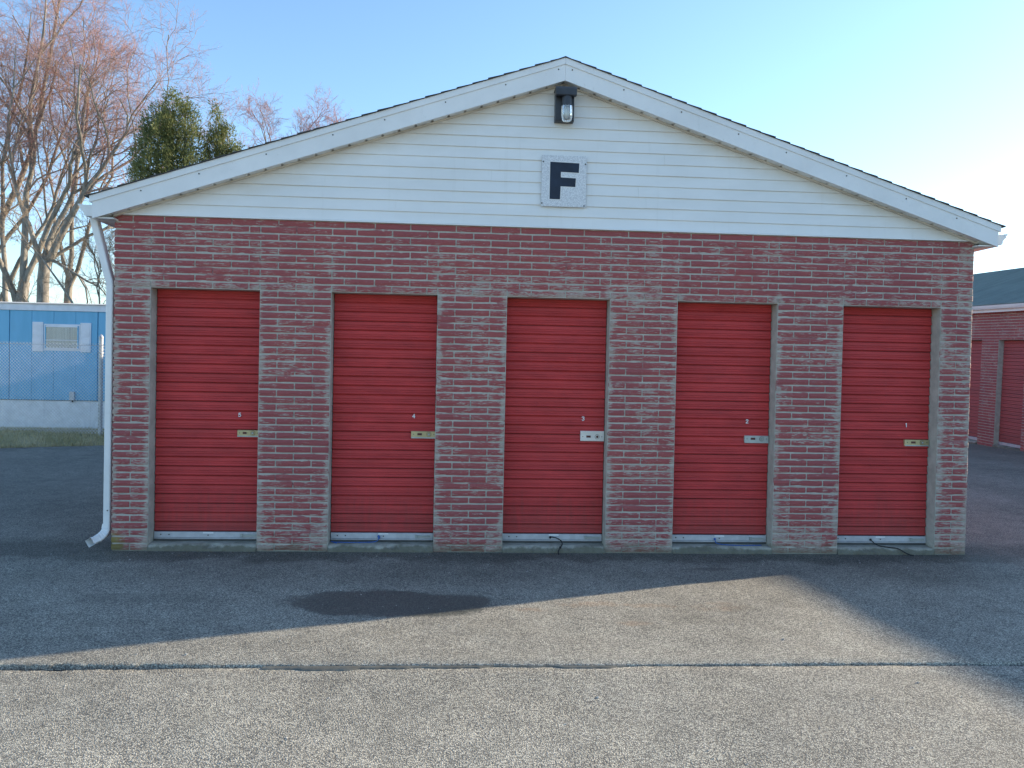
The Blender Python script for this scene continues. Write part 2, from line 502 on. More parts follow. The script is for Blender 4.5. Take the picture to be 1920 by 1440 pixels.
# ------------------------------------------------------------------ mesh helpers
class MB:
    def __init__(self):
        self.v = []; self.f = []; self.mi = []
    def add(self, verts, faces, mi=0):
        o = len(self.v)
        self.v.extend(verts)
        for f in faces:
            self.f.append(tuple(i + o for i in f)); self.mi.append(mi)
        return self
    def box(self, x0, x1, y0, y1, z0, z1, mi=0):
        v = [(x0, y0, z0), (x1, y0, z0), (x1, y1, z0), (x0, y1, z0), (x0, y0, z1), (x1, y0, z1), (x1, y1, z1), (x0, y1, z1)]
        return self.add(v, [(0, 3, 2, 1), (4, 5, 6, 7), (0, 1, 5, 4), (1, 2, 6, 5), (2, 3, 7, 6), (3, 0, 4, 7)], mi)
    def bbox(self, x0, x1, y0, y1, z0, z1, b=0.003, mi=0):
        """box whose front (-y) edges are chamfered"""
        v = [(x0, y0 + b, z0), (x1, y0 + b, z0), (x1, y0 + b, z1), (x0, y0 + b, z1),
             (x0 + b, y0, z0 + b), (x1 - b, y0, z0 + b), (x1 - b, y0, z1 - b), (x0 + b, y0, z1 - b),
             (x0, y1, z0), (x1, y1, z0), (x1, y1, z1), (x0, y1, z1)]
        f = [(4, 5, 6, 7), (0, 1, 5, 4), (1, 2, 6, 5), (2, 3, 7, 6), (3, 0, 4, 7),
             (0, 8, 9, 1), (1, 9, 10, 2), (2, 10, 11, 3), (3, 11, 8, 0), (8, 11, 10, 9)]
        return self.add(v, f, mi)
    def prism_y(self, poly, y0, y1, mi=0):
        """poly: (x,z) list, counter-clockwise seen from -y"""
        n = len(poly)
        v = [(x, y0, z) for x, z in poly] + [(x, y1, z) for x, z in poly]
        f = [tuple(range(n)), tuple(range(2 * n - 1, n - 1, -1))]
        for i in range(n):
            j = (i + 1) % n
            f.append((i, i + n, j + n, j))
        return self.add(v, f, mi)
    def prism_x(self, poly, x0, x1, mi=0):
        """poly: (y,z) list"""
        n = len(poly)
        v = [(x0, y, z) for y, z in poly] + [(x1, y, z) for y, z in poly]
        f = [tuple(range(n - 1, -1, -1)), tuple(range(n, 2 * n))]
        for i in range(n):
            j = (i + 1) % n
            f.append((i, j, j + n, i + n))
        return self.add(v, f, mi)
    def strip_x(self, prof, x0, x1, mi=0):
        """open profile (y,z) swept along x"""
        n = len(prof)
        v = [(x0, y, z) for y, z in prof] + [(x1, y, z) for y, z in prof]
        return self.add(v, [(i, i + n, i + n + 1, i + 1) for i in range(n - 1)], mi)
    def disc(self, c, r, axis='y', n=8, t=0.002, mi=0):
        """short cylinder facing -y"""
        a = [2 * math.pi * i / n for i in range(n)]
        v = [(c[0] + r * math.cos(q), c[1] - t, c[2] + r * math.sin(q)) for q in a] + [(c[0] + r * math.cos(q), c[1], c[2] + r * math.sin(q)) for q in a]
        f = [tuple(range(n))] + [(i, i + n, (i + 1) % n + n, (i + 1) % n) for i in range(n)]
        return self.add(v, f, mi)
    def lathe(self, c, prof, n=14, mi=0):
        """prof: (r, z) about a vertical axis"""
        k = len(prof)
        v = []
        for i in range(n):
            a = 2 * math.pi * i / n
            for r, z in prof:
                v.append((c[0] + r * math.cos(a), c[1] + r * math.sin(a), c[2] + z))
        f = []
        for i in range(n):
            j = (i + 1) % n
            for q in range(k - 1):
                f.append((i * k + q, j * k + q, j * k + q + 1, i * k + q + 1))
        return self.add(v, f, mi)
    def tube(self, pts, r, n=6, mi=0, cap=True):
        pts = [Vector(p) for p in pts]
        rs = r if isinstance(r, (list, tuple)) else [r] * len(pts)
        up = Vector((0.31, 0.17, 0.93)).normalized()
        v = []
        for i, p in enumerate(pts):
            t = (pts[min(i + 1, len(pts) - 1)] - pts[max(i - 1, 0)]).normalized()
            a = t.cross(up)
            if a.length < 1e-3:
                a = t.cross(Vector((1, 0, 0)))
            a.normalize(); b = t.cross(a)
            for q in range(n):
                w = 2 * math.pi * q / n
                v.append(tuple(p + (a * math.cos(w) + b * math.sin(w)) * rs[i]))
        f = []
        for i in range(len(pts) - 1):
            for q in range(n):
                f.append((i * n + q, i * n + (q + 1) % n, (i + 1) * n + (q + 1) % n, (i + 1) * n + q))
        if cap:
            f.append(tuple(range(n - 1, -1, -1))); f.append(tuple(range((len(pts) - 1) * n, len(pts) * n)))
        return self.add(v, f, mi)
    def mesh(self, name, mats, smooth=False):
        me = bpy.data.meshes.new(name)
        me.from_pydata(self.v, [], self.f)
        for m in (mats if isinstance(mats, (list, tuple)) else [mats]):
            me.materials.append(m)
        if any(self.mi):
            me.polygons.foreach_set("material_index", self.mi)
        if smooth:
            me.polygons.foreach_set("use_smooth", [True] * len(me.polygons))
        me.update()
        return me
    def obj(self, name, mats, parent=None, smooth=False, loc=None):
        return link(name, self.mesh(name, mats, smooth), parent, loc)


def link(name, data, parent=None, loc=None):
    o = bpy.data.objects.new(name, data)
    COL.objects.link(o)
    if parent is not None:
        o.parent = parent
    if loc is not None:
        o.location = loc
    return o


def thing(name, label, cat, loc=(0, 0, 0), group=None):
    o = link(name, None, None, loc)
    o.empty_display_size = 0.2
    return tag(o, label, cat, group)


def tag(o, label=None, cat=None, group=None, kind=None):
    if label: o["label"] = label
    if cat: o["category"] = cat
    if group: o["group"] = group
    if kind: o["kind"] = kind
    return o


def np_mesh(name, verts, faces, mat, smooth=False):
    """verts (N,3) array, faces (M,k) array, all faces of one size"""
    me = bpy.data.meshes.new(name)
    nv, nf, k = len(verts), len(faces), faces.shape[1]
    me.vertices.add(nv)
    me.vertices.foreach_set("co", np.ascontiguousarray(verts, dtype=np.float32).ravel())
    me.loops.add(nf * k)
    me.loops.foreach_set("vertex_index", np.ascontiguousarray(faces, dtype=np.int32).ravel())
    me.polygons.add(nf)
    me.polygons.foreach_set("loop_start", np.arange(0, nf * k, k, dtype=np.int32))
    me.polygons.foreach_set("loop_total", np.full(nf, k, dtype=np.int32))
    if smooth:
        me.polygons.foreach_set("use_smooth", np.ones(nf, dtype=bool))
    me.materials.append(mat)
    me.update(calc_edges=True)
    return me

# ------------------------------------------------------------------ the ground
def und(x, y):
    """gentle unevenness of the paving, nil along the crack and the walls"""
    h = 0.004 * np.sin(1.7 * x + 0.6 * y + 1) + 0.003 * np.sin(3.1 * y - 1.3 * x) + 0.0022 * np.sin(5.3 * x + 2.1) * np.sin(4.7 * y + 0.4) + 0.0014 * np.sin(11 * x + 3 * y) * np.sin(9 * y - 4 * x)
    k = np.clip((np.abs(y + 2.665) - 0.1) / 0.3, 0, 1) * np.clip((np.abs(y) - 0.03) / 0.2, 0, 1)
    return h * k


CR = -2.665
def edge_noise(x, seed, amp):
    r = np.random.default_rng(seed)
    o = np.zeros_like(x)
    for f, a in ((3, 0.35), (9, 0.3), (27, 0.3), (70, 0.25)):
        o += a * np.sin(f * x + r.uniform(0, 6)) * np.sin(f * 0.61 * x + r.uniform(0, 6))
    return o * amp


def sheet(name, ys, back, z0):
    xs = np.unique(np.round(np.concatenate([np.linspace(-40, -2, 39), np.linspace(-2, 9, 131), np.linspace(9, 60, 52)]), 4))
    X, Y = np.meshgrid(xs, ys)
    Z = und(X, Y) + z0
    V = np.stack([X, Y, Z], -1).reshape(-1, 3)
    nx, ny = len(xs), len(ys)
    i = np.arange(ny - 1)[:, None] * nx + np.arange(nx - 1)[None]
    F = np.stack([i, i + 1, i + 1 + nx, i + nx], -1).reshape(-1, 4)
    # broken edge along the crack
    ex = np.linspace(-2, 9, 700)
    gap = 0.013 + 0.034 * np.clip((2.1 - ex) / 1.2, 0, 1) + 0.008 * np.clip((ex - 4.2) / 1.5, 0, 1)
    drift = 0.006 * np.sin(0.8 * ex + 0.4) + 0.003 * np.sin(2.9 * ex)
    if back:
        inner = np.full_like(ex, ys[0]); edge = CR + drift + gap * 0.55 + edge_noise(ex, 3, 0.006 + 0.35 * gap)
    else:
        inner = np.full_like(ex, ys[-1]); edge = CR + drift - gap * 0.55 + edge_noise(ex, 4, 0.006 + 0.35 * gap)
    lip = -0.006 - 0.3 * np.abs(edge_noise(ex, 5, 0.012))
    rows = [np.stack([ex, inner, np.full_like(ex, z0)], -1), np.stack([ex, edge + (0.012 if back else -0.012), np.full_like(ex, z0)], -1),
            np.stack([ex, edge, z0 + lip], -1), np.stack([ex, edge, np.full_like(ex, z0 - 0.06)], -1)]
    EV = np.concatenate(rows); n = len(ex)
    j = np.arange(3)[:, None] * n + np.arange(n - 1)[None]
    EF = np.stack([j, j + 1, j + 1 + n, j + n], -1).reshape(-1, 4)
    if back:
        EF = EF[:, ::-1]
    me = np_mesh(name, np.concatenate([V, EV]), np.concatenate([F, EF + len(V)]), M['asphalt'])
    return tag(link(name, me), kind="structure")


ys_back = np.unique(np.round(np.concatenate([np.linspace(CR + 0.1, 0.1, 33), np.linspace(0.1, 9, 60), np.linspace(9, 60, 40)]), 4))
ys_front = np.unique(np.round(np.concatenate([np.linspace(-30, -5, 26), np.linspace(-5, CR - 0.1, 30)]), 4))
lot = sheet("parking_lot", ys_back, True, 0.004)
apron = sheet("parking_lot_front", ys_front, False, 0.0)

g = MB().add([(-900, -900, -0.09), (900, -900, -0.09), (900, 900, -0.09), (-900, 900, -0.09)], [(0, 1, 2, 3)])
tag(g.obj("ground", M['grass']), kind="structure")
c = MB().add([(-40, CR - 0.3, -0.028), (60, CR - 0.3, -0.028), (60, CR + 0.3, -0.028), (-40, CR + 0.3, -0.028)], [(0, 1, 2, 3)])
tag(c.obj("crack_bed", M['tar']), kind="structure")

# old filler smeared along the crack: a thin, broken skin
ex = np.linspace(1.93, 3.9, 170)
e0 = CR + 0.006 * np.sin(0.8 * ex + 0.4) + 0.003 * np.sin(2.9 * ex)
w = 0.026 * np.clip((2.85 - ex) * 6, 0.0, 1) + 0.02 * np.clip(np.sin(ex * 9) * 2, 0, 1) + 0.006
a = np.stack([ex, e0 - 0.006, np.full_like(ex, 0.0035)], -1)
b = np.stack([ex, e0 - 0.014 - w + edge_noise(ex, 9, 0.010), np.full_like(ex, 0.0045)], -1)
b2 = b + np.array([0, -0.004, -0.005])
V = np.concatenate([a, b, b2]); n = len(ex)
i = np.concatenate([np.arange(n - 1), np.arange(n - 1) + n])
F = np.stack([i + n, i + n + 1, i + 1, i], -1)
tag(link("crack_sealant", np_mesh("crack_sealant", V, F, M['sealant'])), kind="structure")

# grass verge to the left and behind, rising to the fence line
def verge():
    xs = np.linspace(-40, 0.0, 161); ts = np.linspace(0, 1, 26)
    V = []
    edge = np.interp(xs, [-40, -9, -5.6, -4.2, -2.5, 0], [7.4, 7.5, 7.95, 8.7, 9.3, 9.6]) + edge_noise(xs, 21, 0.10)
    for t in ts:
        yy = edge + t ** 1.6 * 40
        zz = 0.004 + 0.02 * min(1, t * 40) + 0.19 * np.clip((yy - edge - 0.05) / 1.6, 0, 1) ** 0.8 - 0.16 * np.clip((yy - 9.7) / 1.6, 0, 1) + 0.012 * np.sin(3 * xs + 2 * yy) * min(1, t * 20)
        V.append(np.stack([xs, yy, zz], -1))
    V = np.concatenate(V); n = len(xs)
    i = np.arange(len(ts) - 1)[:, None] * n + np.arange(n - 1)[None]
    F = np.stack([i, i + 1, i + 1 + n, i + n], -1).reshape(-1, 4)
    o = tag(link("grass_verge", np_mesh("grass_verge", V, F, M['grass'], True)), kind="structure")
    return xs, edge
vx, vedge = verge()

def verge_z(x, y):
    e = np.interp(x, vx, vedge)
    return 0.02 + 0.19 * np.clip((y - e - 0.05) / 1.6, 0, 1) ** 0.8 - 0.16 * np.clip((y - 9.7) / 1.6, 0, 1)

N = 26000
bx = nrg.uniform(-9.5, -2.5, N); be = np.interp(bx, vx, vedge); by = be + nrg.uniform(0, 1, N) ** 1.3 * 4.2 - 0.03
bz = verge_z(bx, by); hh = nrg.uniform(0.03, 0.085, N); aa = nrg.uniform(0, 2 * np.pi, N); ww = nrg.uniform(0.004, 0.009, N)
ln = nrg.normal(0, 0.03, (N, 2))
p0 = np.stack([bx - np.cos(aa) * ww, by - np.sin(aa) * ww, bz - 0.01], -1); p1 = np.stack([bx + np.cos(aa) * ww, by + np.sin(aa) * ww, bz - 0.01], -1)
p2 = np.stack([bx + ln[:, 0], by + ln[:, 1], bz + hh], -1)
V = np.stack([p0, p1, p2], 1).reshape(-1, 3); F = np.arange(N * 3).reshape(-1, 3)
tag(link("grass", np_mesh("grass", V, F, M['blade'])), "short yellow-green winter grass on the verge below the chain-link fence", "grass", kind="stuff")

# loose stone chips on the paving
pb = MB()
for i in range(520):
    if i < 300:
        px, py = rng.uniform(-1.0, 8.2), -rng.uniform(0.03, 0.6) - rng.random() ** 2 * 1.2
    else:
        px, py = rng.uniform(0.2, 6.6), rng.uniform(-4.0, -0.5)
    if abs(py - CR) < 0.05:
        continue
    s = rng.uniform(0.002, 0.0055) * (1.7 if rng.random() < 0.05 else 1)
    zz = float(und(np.array([px]), np.array([py]))[0]) + (0.004 if py > CR else 0.0)
    a0 = rng.uniform(0, 6)
    vv = []
    for q in range(5):
        an = a0 + q * 1.2566
        vv.append((px + math.cos(an) * s * rng.uniform(0.8, 1.4), py + math.sin(an) * s * rng.uniform(0.8, 1.4), zz + s * 0.3))
    vv.append((px, py, zz + s * 1.1)); vv.append((px, py, zz - 0.001))
    pb.add(vv, [(q, (q + 1) % 5, 5) for q in range(5)] + [((q + 1) % 5, q, 6) for q in range(5)])
lf = MB()
for i in range(170):
    px = rng.uniform(-0.3, 8.0); py = -0.035 - rng.random() ** 2.2 * 0.22
    s = rng.uniform(0.005, 0.014); an = rng.uniform(0, 6.28); zz = 0.005
    ca, sa = math.cos(an), math.sin(an)
    pts_ = [(-1, 0, 0.001), (-0.2, -0.45, 0.004), (1, 0, 0.002 + rng.random() * 0.005), (-0.1, 0.45, 0.005)]
    lf.add([(px + s * (a * ca - b * sa), py + s * (a * sa + b * ca), zz + c_) for a, b, c_ in pts_], [(0, 1, 2, 3)])
tag(lf.obj("leaf_litter", plain("dry_leaf_bits", (0.20, 0.14, 0.08), 0.8, var=0.4, scale=30)), "brown dry leaf bits gathered along the foot of the wall", "leaf litter", kind="stuff")
tag(pb.obj("stone_chips", M['pebble']), "pale loose stone chips scattered over the asphalt", "gravel", kind="stuff")

# ------------------------------------------------------------------ bricks
C_ROW = 0.061
JO = 0.0105

def door_module_rows(k):
    """joints (in feet) of one pillar (2 ft) and one door span (3 ft), for course k counted from the lintel"""
    return k % 2 == 1

def facade_bricks(nd, first_end, last_end, k0, k1):
    """returns (s0, s1, k) in metres; nd doors of 3 ft between pillars of 2 ft, end pillars of given width (ft)"""
    out = []
    for k in range(k0, k1):
        odd = k % 2 != 0
        cuts = []          # list of (start, end)
        edges = [0.0, first_end]
        for d in range(nd):
            edges.append(edges[-1] + 3.0)
            edges.append(edges[-1] + (2.0 if d < nd - 1 else last_end))
        # solid runs: pillars always, spans only when k >= 0
        pil = [(edges[2 * i], edges[2 * i + 1]) for i in range(nd + 1)]
        if k < 0:
            for i, (a, b_) in enumerate(pil):
                w = b_ - a
                if w >= 1.5:
                    js = [a, a + 0.5, a + 1.5, b_] if odd else [a, a + 1.0, b_]
                else:
                    js = [a, a + 0.5 * w, b_] if odd else [a, b_]
                cuts += list(zip(js[:-1], js[1:]))
        else:
            js = [0.0]
            for i, (a, b_) in enumerate(pil):
                w = b_ - a
                if odd:
                    js += [a + 0.5, a + 1.5] if w >= 1.5 else [a + 0.5 * w]
                else:
                    js += [a, a + 1.0, b_] if w >= 1.5 else [a, b_]
                if i < nd:
                    js += [b_ + 0.35, b_ + 1.2, b_ + 2.2] if odd else [b_ + 0.69, b_ + 1.69, b_ + 2.69]
            js.append(edges[-1])
            js = sorted(set(round(j, 4) for j in js))
            cuts = list(zip(js[:-1], js[1:]))
        out += [(a * FT, b_ * FT, k) for a, b_ in cuts if b_ - a > 0.05]
    return out


_bk = {}
def brick_geo(w, h, var, endcap=0):
    """split-faced brick, centred at its lower left front corner on the wall plane; uneven outline and face"""
    r = random.Random(int(w * 1000) * 7 + var * 131 + endcap)
    nx = max(2, int(round(w / 0.075)))
    xs = [w * i / nx for i in range(nx + 1)]
    v = []; f = []
    def row(zf, depth, jit, inset):
        o = len(v)
        for i, xx in enumerate(xs):
            x2 = min(max(xx, inset), w - inset)
            v.append((x2 + (r.uniform(-jit, jit) if 0 < i < nx else 0), depth + r.uniform(-0.0018, 0.0018), zf + r.uniform(-jit, jit)))
        return o
    a = row(0.0, 0.010, 0.0, 0.0)
    b = row(0.002, -0.001, 0.0016, 0.001)
    c_ = row(h * 0.5, -0.005, 0.004, 0.0)
    d = row(h - 0.002, -0.001, 0.0016, 0.001)
    e = row(h, 0.010, 0.0, 0.0)
    for p, q in ((a, b), (b, c_), (c_, d), (d, e)):
        for i in range(nx):
            f.append((p + i, p + i + 1, q + i + 1, q + i))
    for end in (0, nx):
        ids = [p + end for p in (a, b, c_, d, e)]
        f.append(tuple(ids if end else ids[::-1]))
    if endcap:      # broken outer arris that faces outwards
        for p in (b, c_, d):
            x_, y_, z_ = v[p + nx]
            v[p + nx] = (w - 0.012 + r.uniform(-0.004, 0.003), y_ - 0.001, z_)
        o = len(v)
        for p in (a, b, c_, d, e):
            x_, y_, z_ = v[p + nx]
            v.append((w + 0.003, 0.016, z_))
        for i in range(4):
            f.append(((a, b, c_, d, e)[i] + nx, o + i, o + i + 1, (a, b, c_, d, e)[i + 1] + nx))
    return v, f

def brick_mesh(w, h, var, mat, endcap=0):
    key = (round(w, 3), round(h, 4), var, mat.name, endcap)
    if key not in _bk:
        v, f = brick_geo(w, h, var, endcap)
        _bk[key] = MB().add(v, f).mesh("brick", mat)
    return _bk[key]

# ------------------------------------------------------------------ the storage building with the letter F
W = 25 * FT
L = 2.262
T = 2.8825
LEN = 27.0
bld = thing("storage_building", "red brick self-storage building with white gable and five red roll-up doors", "building")

wall = MB()
edges = [0, 1, 4, 6, 9, 11, 14, 16, 19, 21, 24, 25]
for i in range(6):
    a, b_ = edges[2 * i] * FT, edges[2 * i + 1] * FT
    wall.box(a + (0.008 if i == 0 else 0), b_ - (0.008 if i == 5 else 0), 0.0012, 0.22, -0.2, L)
wall.box(0.008, W - 0.008, 0.0012, 0.22, L, T + 0.05)
wall.box(0.008, 0.2, 0.22, LEN, -0.2, T - 0.03)
wall.box(W - 0.2, W - 0.008, 0.22, LEN, -0.2, T - 0.03)
wall.box(0.2, W - 0.2, LEN - 0.2, LEN, -0.2, T - 0.03)
wall.obj("wall", M['mortar'], bld)
# gable core behind the siding
MB().prism_y([(0.03, T + 0.052), (W - 0.03, T + 0.052), (W / 2, 4.118)], 0.03, 0.2).obj("gable_wall", M['mortar'], bld)

rows = facade_bricks(5, 1.0, 1.0, -38, 10)
def size_in_view(s0, s1, k):
    p = Vector(((s0 + s1) / 2, 0, L + k * C_ROW)) - CAM
    d = p.dot(Fv)
    if L + k * C_ROW < 0.0:
        return 0
    return (s1 - s0) / d ** 2
order = sorted(rows, key=lambda q: -size_in_view(*q))
single = set(order[:300])
rest = MB()
bh = C_ROW - 0.0102
for s0, s1, k in rows:
    w = s1 - s0 - JO
    var = rng.randrange(3)
    x0 = s0 + JO / 2
    z0 = L + k * C_ROW + 0.0051
    dy = rng.uniform(-0.0025, 0.002)
    ec = 1 if s1 > W - 0.01 else 0
    if s0 < 0.01:
        x0 -= JO / 2; w += JO / 2
    if ec:
        w += JO / 2
    # edges at door openings reach the arris
    if (s0, s1, k) in single:
        o = link("brick", brick_mesh(w, bh, var, M['brick'], ec), bld, (x0, dy, z0))
    else:
        v, f = brick_geo(w, bh, var, ec)
        rest.add([(a + x0, b_ + dy, c_ + z0) for a, b_, c_ in v], f)
tag(rest.obj("brick_courses", M['brick'], bld), kind="stuff")

# side walls: courses of the same bricks along both flanks
side = MB()
for k in range(-38, 10):
    z0 = L + k * C_ROW + 0.005
    y = 0.02 + (0.15 if k % 2 else 0.0)
    first = 0.02
    ystart = first
    while ystart < LEN:
        yend = min(y + 0.3048 if y > ystart else y, LEN)
        yend = ystart + (0.15 if (ystart == first and k % 2) else 0.3048)
        yend = min(yend, LEN)
        side.add([(0.0, ystart, z0), (0.0, yend - JO, z0), (0.0, yend - JO, z0 + bh), (0.0, ystart, z0 + bh),
                  (0.0085, ystart, z0), (0.0085, yend - JO, z0), (0.0085, yend - JO, z0 + bh), (0.0085, ystart, z0 + bh)],
                 [(0, 3, 2, 1), (0, 1, 5, 4), (1, 2, 6, 5), (2, 3, 7, 6), (3, 0, 4, 7)])
        side.add([(W, ystart, z0), (W, yend - JO, z0), (W, yend - JO, z0 + bh), (W, ystart, z0 + bh),
                  (W - 0.0085, ystart, z0), (W - 0.0085, yend - JO, z0), (W - 0.0085, yend - JO, z0 + bh), (W - 0.0085, ystart, z0 + bh)],
                 [(0, 1, 2, 3), (0, 4, 5, 1), (1, 5, 6, 2), (2, 6, 7, 3), (3, 7, 4, 0)])
        ystart = yend
tag(side.obj("side_brick_courses", M['brick_far'], bld), kind="stuff")

# --- doors
SLP = 0.0815                     # slat pitch
BAR_T = 0.146                    # top of the bottom bar
DY = 0.142                       # door plane
PROF = [(0.003, 0.0), (0.000, 0.004), (-0.012, 0.0085), (-0.0170, 0.0120), (-0.0180, 0.0155), (-0.0155, 0.021), (-0.0105, 0.029), (-0.0095, 0.0315), (-0.0135, 0.0345), (-0.0095, 0.0375),
        (-0.0085, 0.043), (-0.0080, 0.047), (-0.0125, 0.050), (-0.0080, 0.053), (-0.0066, 0.064), (-0.0050, 0.073), (-0.0010, 0.0800), (0.003, 0.0815)]
_slat = {}
def slat_mesh(w):
    key = round(w, 3)
    if key not in _slat:
        m = MB()
        m.strip_x([(y, z) for y, z in PROF], 0, w)
        _slat[key] = m.mesh("slat", M['door'])
    return _slat[key]

DIGIT = {
    '1': [[(-0.12, 0.30), (0.04, 0.44), (0.04, -0.46)]],
    '2': [[(-0.25, 0.24), (-0.19, 0.38), (-0.05, 0.45), (0.10, 0.43), (0.22, 0.33), (0.22, 0.18), (0.12, 0.03), (-0.10, -0.18), (-0.26, -0.40), (0.27, -0.40)]],
    '3': [[(-0.24, 0.28), (-0.16, 0.41), (0.0, 0.45), (0.15, 0.41), (0.22, 0.29), (0.18, 0.14), (0.02, 0.05)], [(0.02, 0.05), (0.20, -0.04), (0.26, -0.20), (0.18, -0.37), (0.0, -0.45), (-0.17, -0.40), (-0.26, -0.26)]],
    '4': [[(0.12, -0.46), (0.12, 0.44), (-0.28, -0.18), (0.30, -0.18)]],
    '5': [[(0.22, 0.40), (-0.16, 0.40), (-0.20, 0.04), (-0.02, 0.11), (0.15, 0.07), (0.24, -0.08), (0.23, -0.26), (0.12, -0.40), (-0.04, -0.45), (-0.19, -0.40), (-0.26, -0.28)]],
}
def digit_mesh(body, size, mat, t=0.0022):
    """flat stick-on numeral facing -y, drawn with broad strokes"""
    m = MB(); hw = 0.085 * size
    lay = 0
    for line in DIGIT[body]:
        for (x0, z0), (x1, z1) in zip(line[:-1], line[1:]):
            a = Vector((x0 * size, z0 * size)); b = Vector((x1 * size, z1 * size))
            d = (b - a).normalized(); a = a - d * hw * 0.7; b = b + d * hw * 0.7
            n_ = Vector((-d.y, d.x)) * hw
            q = [a - n_, b - n_, b + n_, a + n_]
            yy = -t - 0.00012 * lay; lay += 1
            m.add([(p.x, yy, p.y) for p in q] + [(p.x, 0.0, p.y) for p in q], [(0, 1, 2, 3), (0, 4, 5, 1), (1, 5, 6, 2), (2, 6, 7, 3), (3, 7, 4, 0)])
    return m.mesh("number", mat)

LATCH = {5: (1.013, 1.204, 0.984, 1.044, 'brass'), 4: (2.527, 2.752, 0.993, 1.057, 'brass'), 3: (4.045, 4.262, 0.990, 1.082, 'cream'),
         2: (5.558, 5.785, 0.994, 1.062, 'silver'), 1: (7.077, 7.311, 0.986, 1.046, 'brass')}
NUM = {5: (1.030, 1.178), 4: (2.548, 1.191), 3: (4.067, 1.193), 2: (5.580, 1.191), 1: (7.089, 1.180)}
for i in range(5):
    num = 5 - i
    x0, x1 = edges[2 * i + 1] * FT, edges[2 * i + 2] * FT
    door = MB().box(x0 + 0.001, x1 - 0.001, DY + 0.001, DY + 0.012, 0.065, L - 0.001).obj("roll_up_door", M['dark'], bld)
    door["label"] = "red corrugated roll-up door numbered %d" % num
    nsl = 26
    for q in range(nsl):
        zz = BAR_T + q * SLP
        s = link("slat", slat_mesh(x1 - x0 - 0.012), door, (x0 + 0.006, DY - 0.001 + rng.uniform(-0.0012, 0.0012), zz))
        s.rotation_euler = (0, rng.uniform(-0.0006, 0.0006), 0)
    # aluminium bottom bar with a bolt, screws and a maker's sticker left blank
    bar = MB()
    bar.bbox(x0 + 0.006, x1 - 0.006, DY - 0.024, DY, 0.094, BAR_T - 0.001, 0.003, 0)
    bar.box(x0 + 0.006, x1 - 0.006, DY - 0.030, DY - 0.002, 0.086, 0.0925, 0)
    bar.box(x0 + 0.008, x1 - 0.008, DY - 0.020, DY - 0.004, 0.070, 0.0855, 1)
    for sx in (0.065, 0.135):
        bar.disc((x0 + sx, DY - 0.024, 0.121), 0.006, mi=2)
    xm = (x0 + x1) / 2 + 0.012
    bar.box(xm - 0.045, xm + 0.045, DY - 0.0255, DY - 0.0242, 0.131, 0.1445, 3)
    bar.disc((xm, DY - 0.024, 0.117), 0.006, mi=2)
    bar.box(x1 - 0.15, x1 - 0.03, DY - 0.034, DY - 0.0242, 0.112, 0.126, 4)
    bar.box(x1 - 0.165, x1 - 0.145, DY - 0.044, DY - 0.0242, 0.106, 0.132, 4)
    bar.obj("bottom_bar", [M['alu'], M['alu_dark'], M['screw'], M['white'], M['silver']], door)
    # latch plate: slot, knob ring, lock cylinder and screws
    a, b_, z0, z1, mt = LATCH[num]
    lt = MB()
    yf = DY - 0.030
    lt.bbox(a, b_, yf, DY - 0.004, z0, z1, 0.0035, 0)
    h = z1 - z0
    zc = z0 + h * (0.58 if num != 3 else 0.45)
    ln_ = b_ - a
    if num == 3:
        lt.box(a + 0.001, b_ - 0.001, yf - 0.004, yf + 0.0005, z0 + h * 0.76, z1 - 0.001, 0)
    else:
        lt.box(a + 0.002, b_ - 0.001, yf - 0.005, yf + 0.0005, z0 + 0.001, z0 + h * 0.2, 3)
    lt.box(a + ln_ * 0.25, a + ln_ * 0.43, yf - 0.0012, yf + 0.0003, zc - 0.009, zc + 0.010, 1)
    lt.box(a + ln_ * 0.43, a + ln_ * 0.455, yf - 0.006, yf + 0.0003, zc - 0.011, zc + 0.012, 0)
    cx_ = a + ln_ * 0.70
    lt.disc((cx_, yf, zc), 0.0215, n=18, t=0.002, mi=2)
    lt.disc((cx_, yf - 0.0018, zc), 0.0185, n=18, t=0.004, mi=0)
    lt.disc((cx_, yf - 0.0056, zc), 0.0115, n=14, t=0.003, mi=2)
    lt.disc((cx_, yf - 0.0084, zc), 0.0085, n=14, t=0.002, mi=3 if num != 3 else 1)
    for sx in (0.10, 0.90):
        lt.disc((a + ln_ * sx, yf, zc), 0.0042, n=8, t=0.0015, mi=2)
    lt.obj("latch", [M[mt], M['slot'], M['screw'], M['silver']], door)
    link("number", digit_mesh(str(num), 0.037, M['white']), door, (NUM[num][0], DY - 0.0205, NUM[num][1]))
    # concrete sill with a chipped nose
    sl = MB()
    ns = 44
    v = []
    nose = []
    for q in range(ns + 1):
        xx = x0 + 0.001 + (x1 - x0 - 0.002) * q / ns
        chip = max(0.0, math.sin(xx * 13 + i * 2.1) * math.sin(xx * 5.3 + i) - 0.35) * 0.035 + rng.uniform(0, 0.004)
        drop = 0.010 if num != 5 else 0.012
        v += [(xx, 0.235, 0.068), (xx, 0.03 + chip, 0.062), (xx, 0.006 + chip * 1.2, 0.054 - chip * 0.4 - rng.uniform(0, 0.003)), (xx, -0.012 + rng.uniform(-0.004, 0.004), 0.022 + rng.uniform(-0.006, 0.006)), (xx, -0.022 + rng.uniform(-0.008, 0.008), -0.05)]
    f = []
    for q in range(ns):
        for w_ in range(4):
            f.append((q * 5 + w_, q * 5 + w_ + 1, (q + 1) * 5 + w_ + 1, (q + 1) * 5 + w_))
    sl.add(v, f)
    sl.obj("door_sill", M['concrete'], bld)

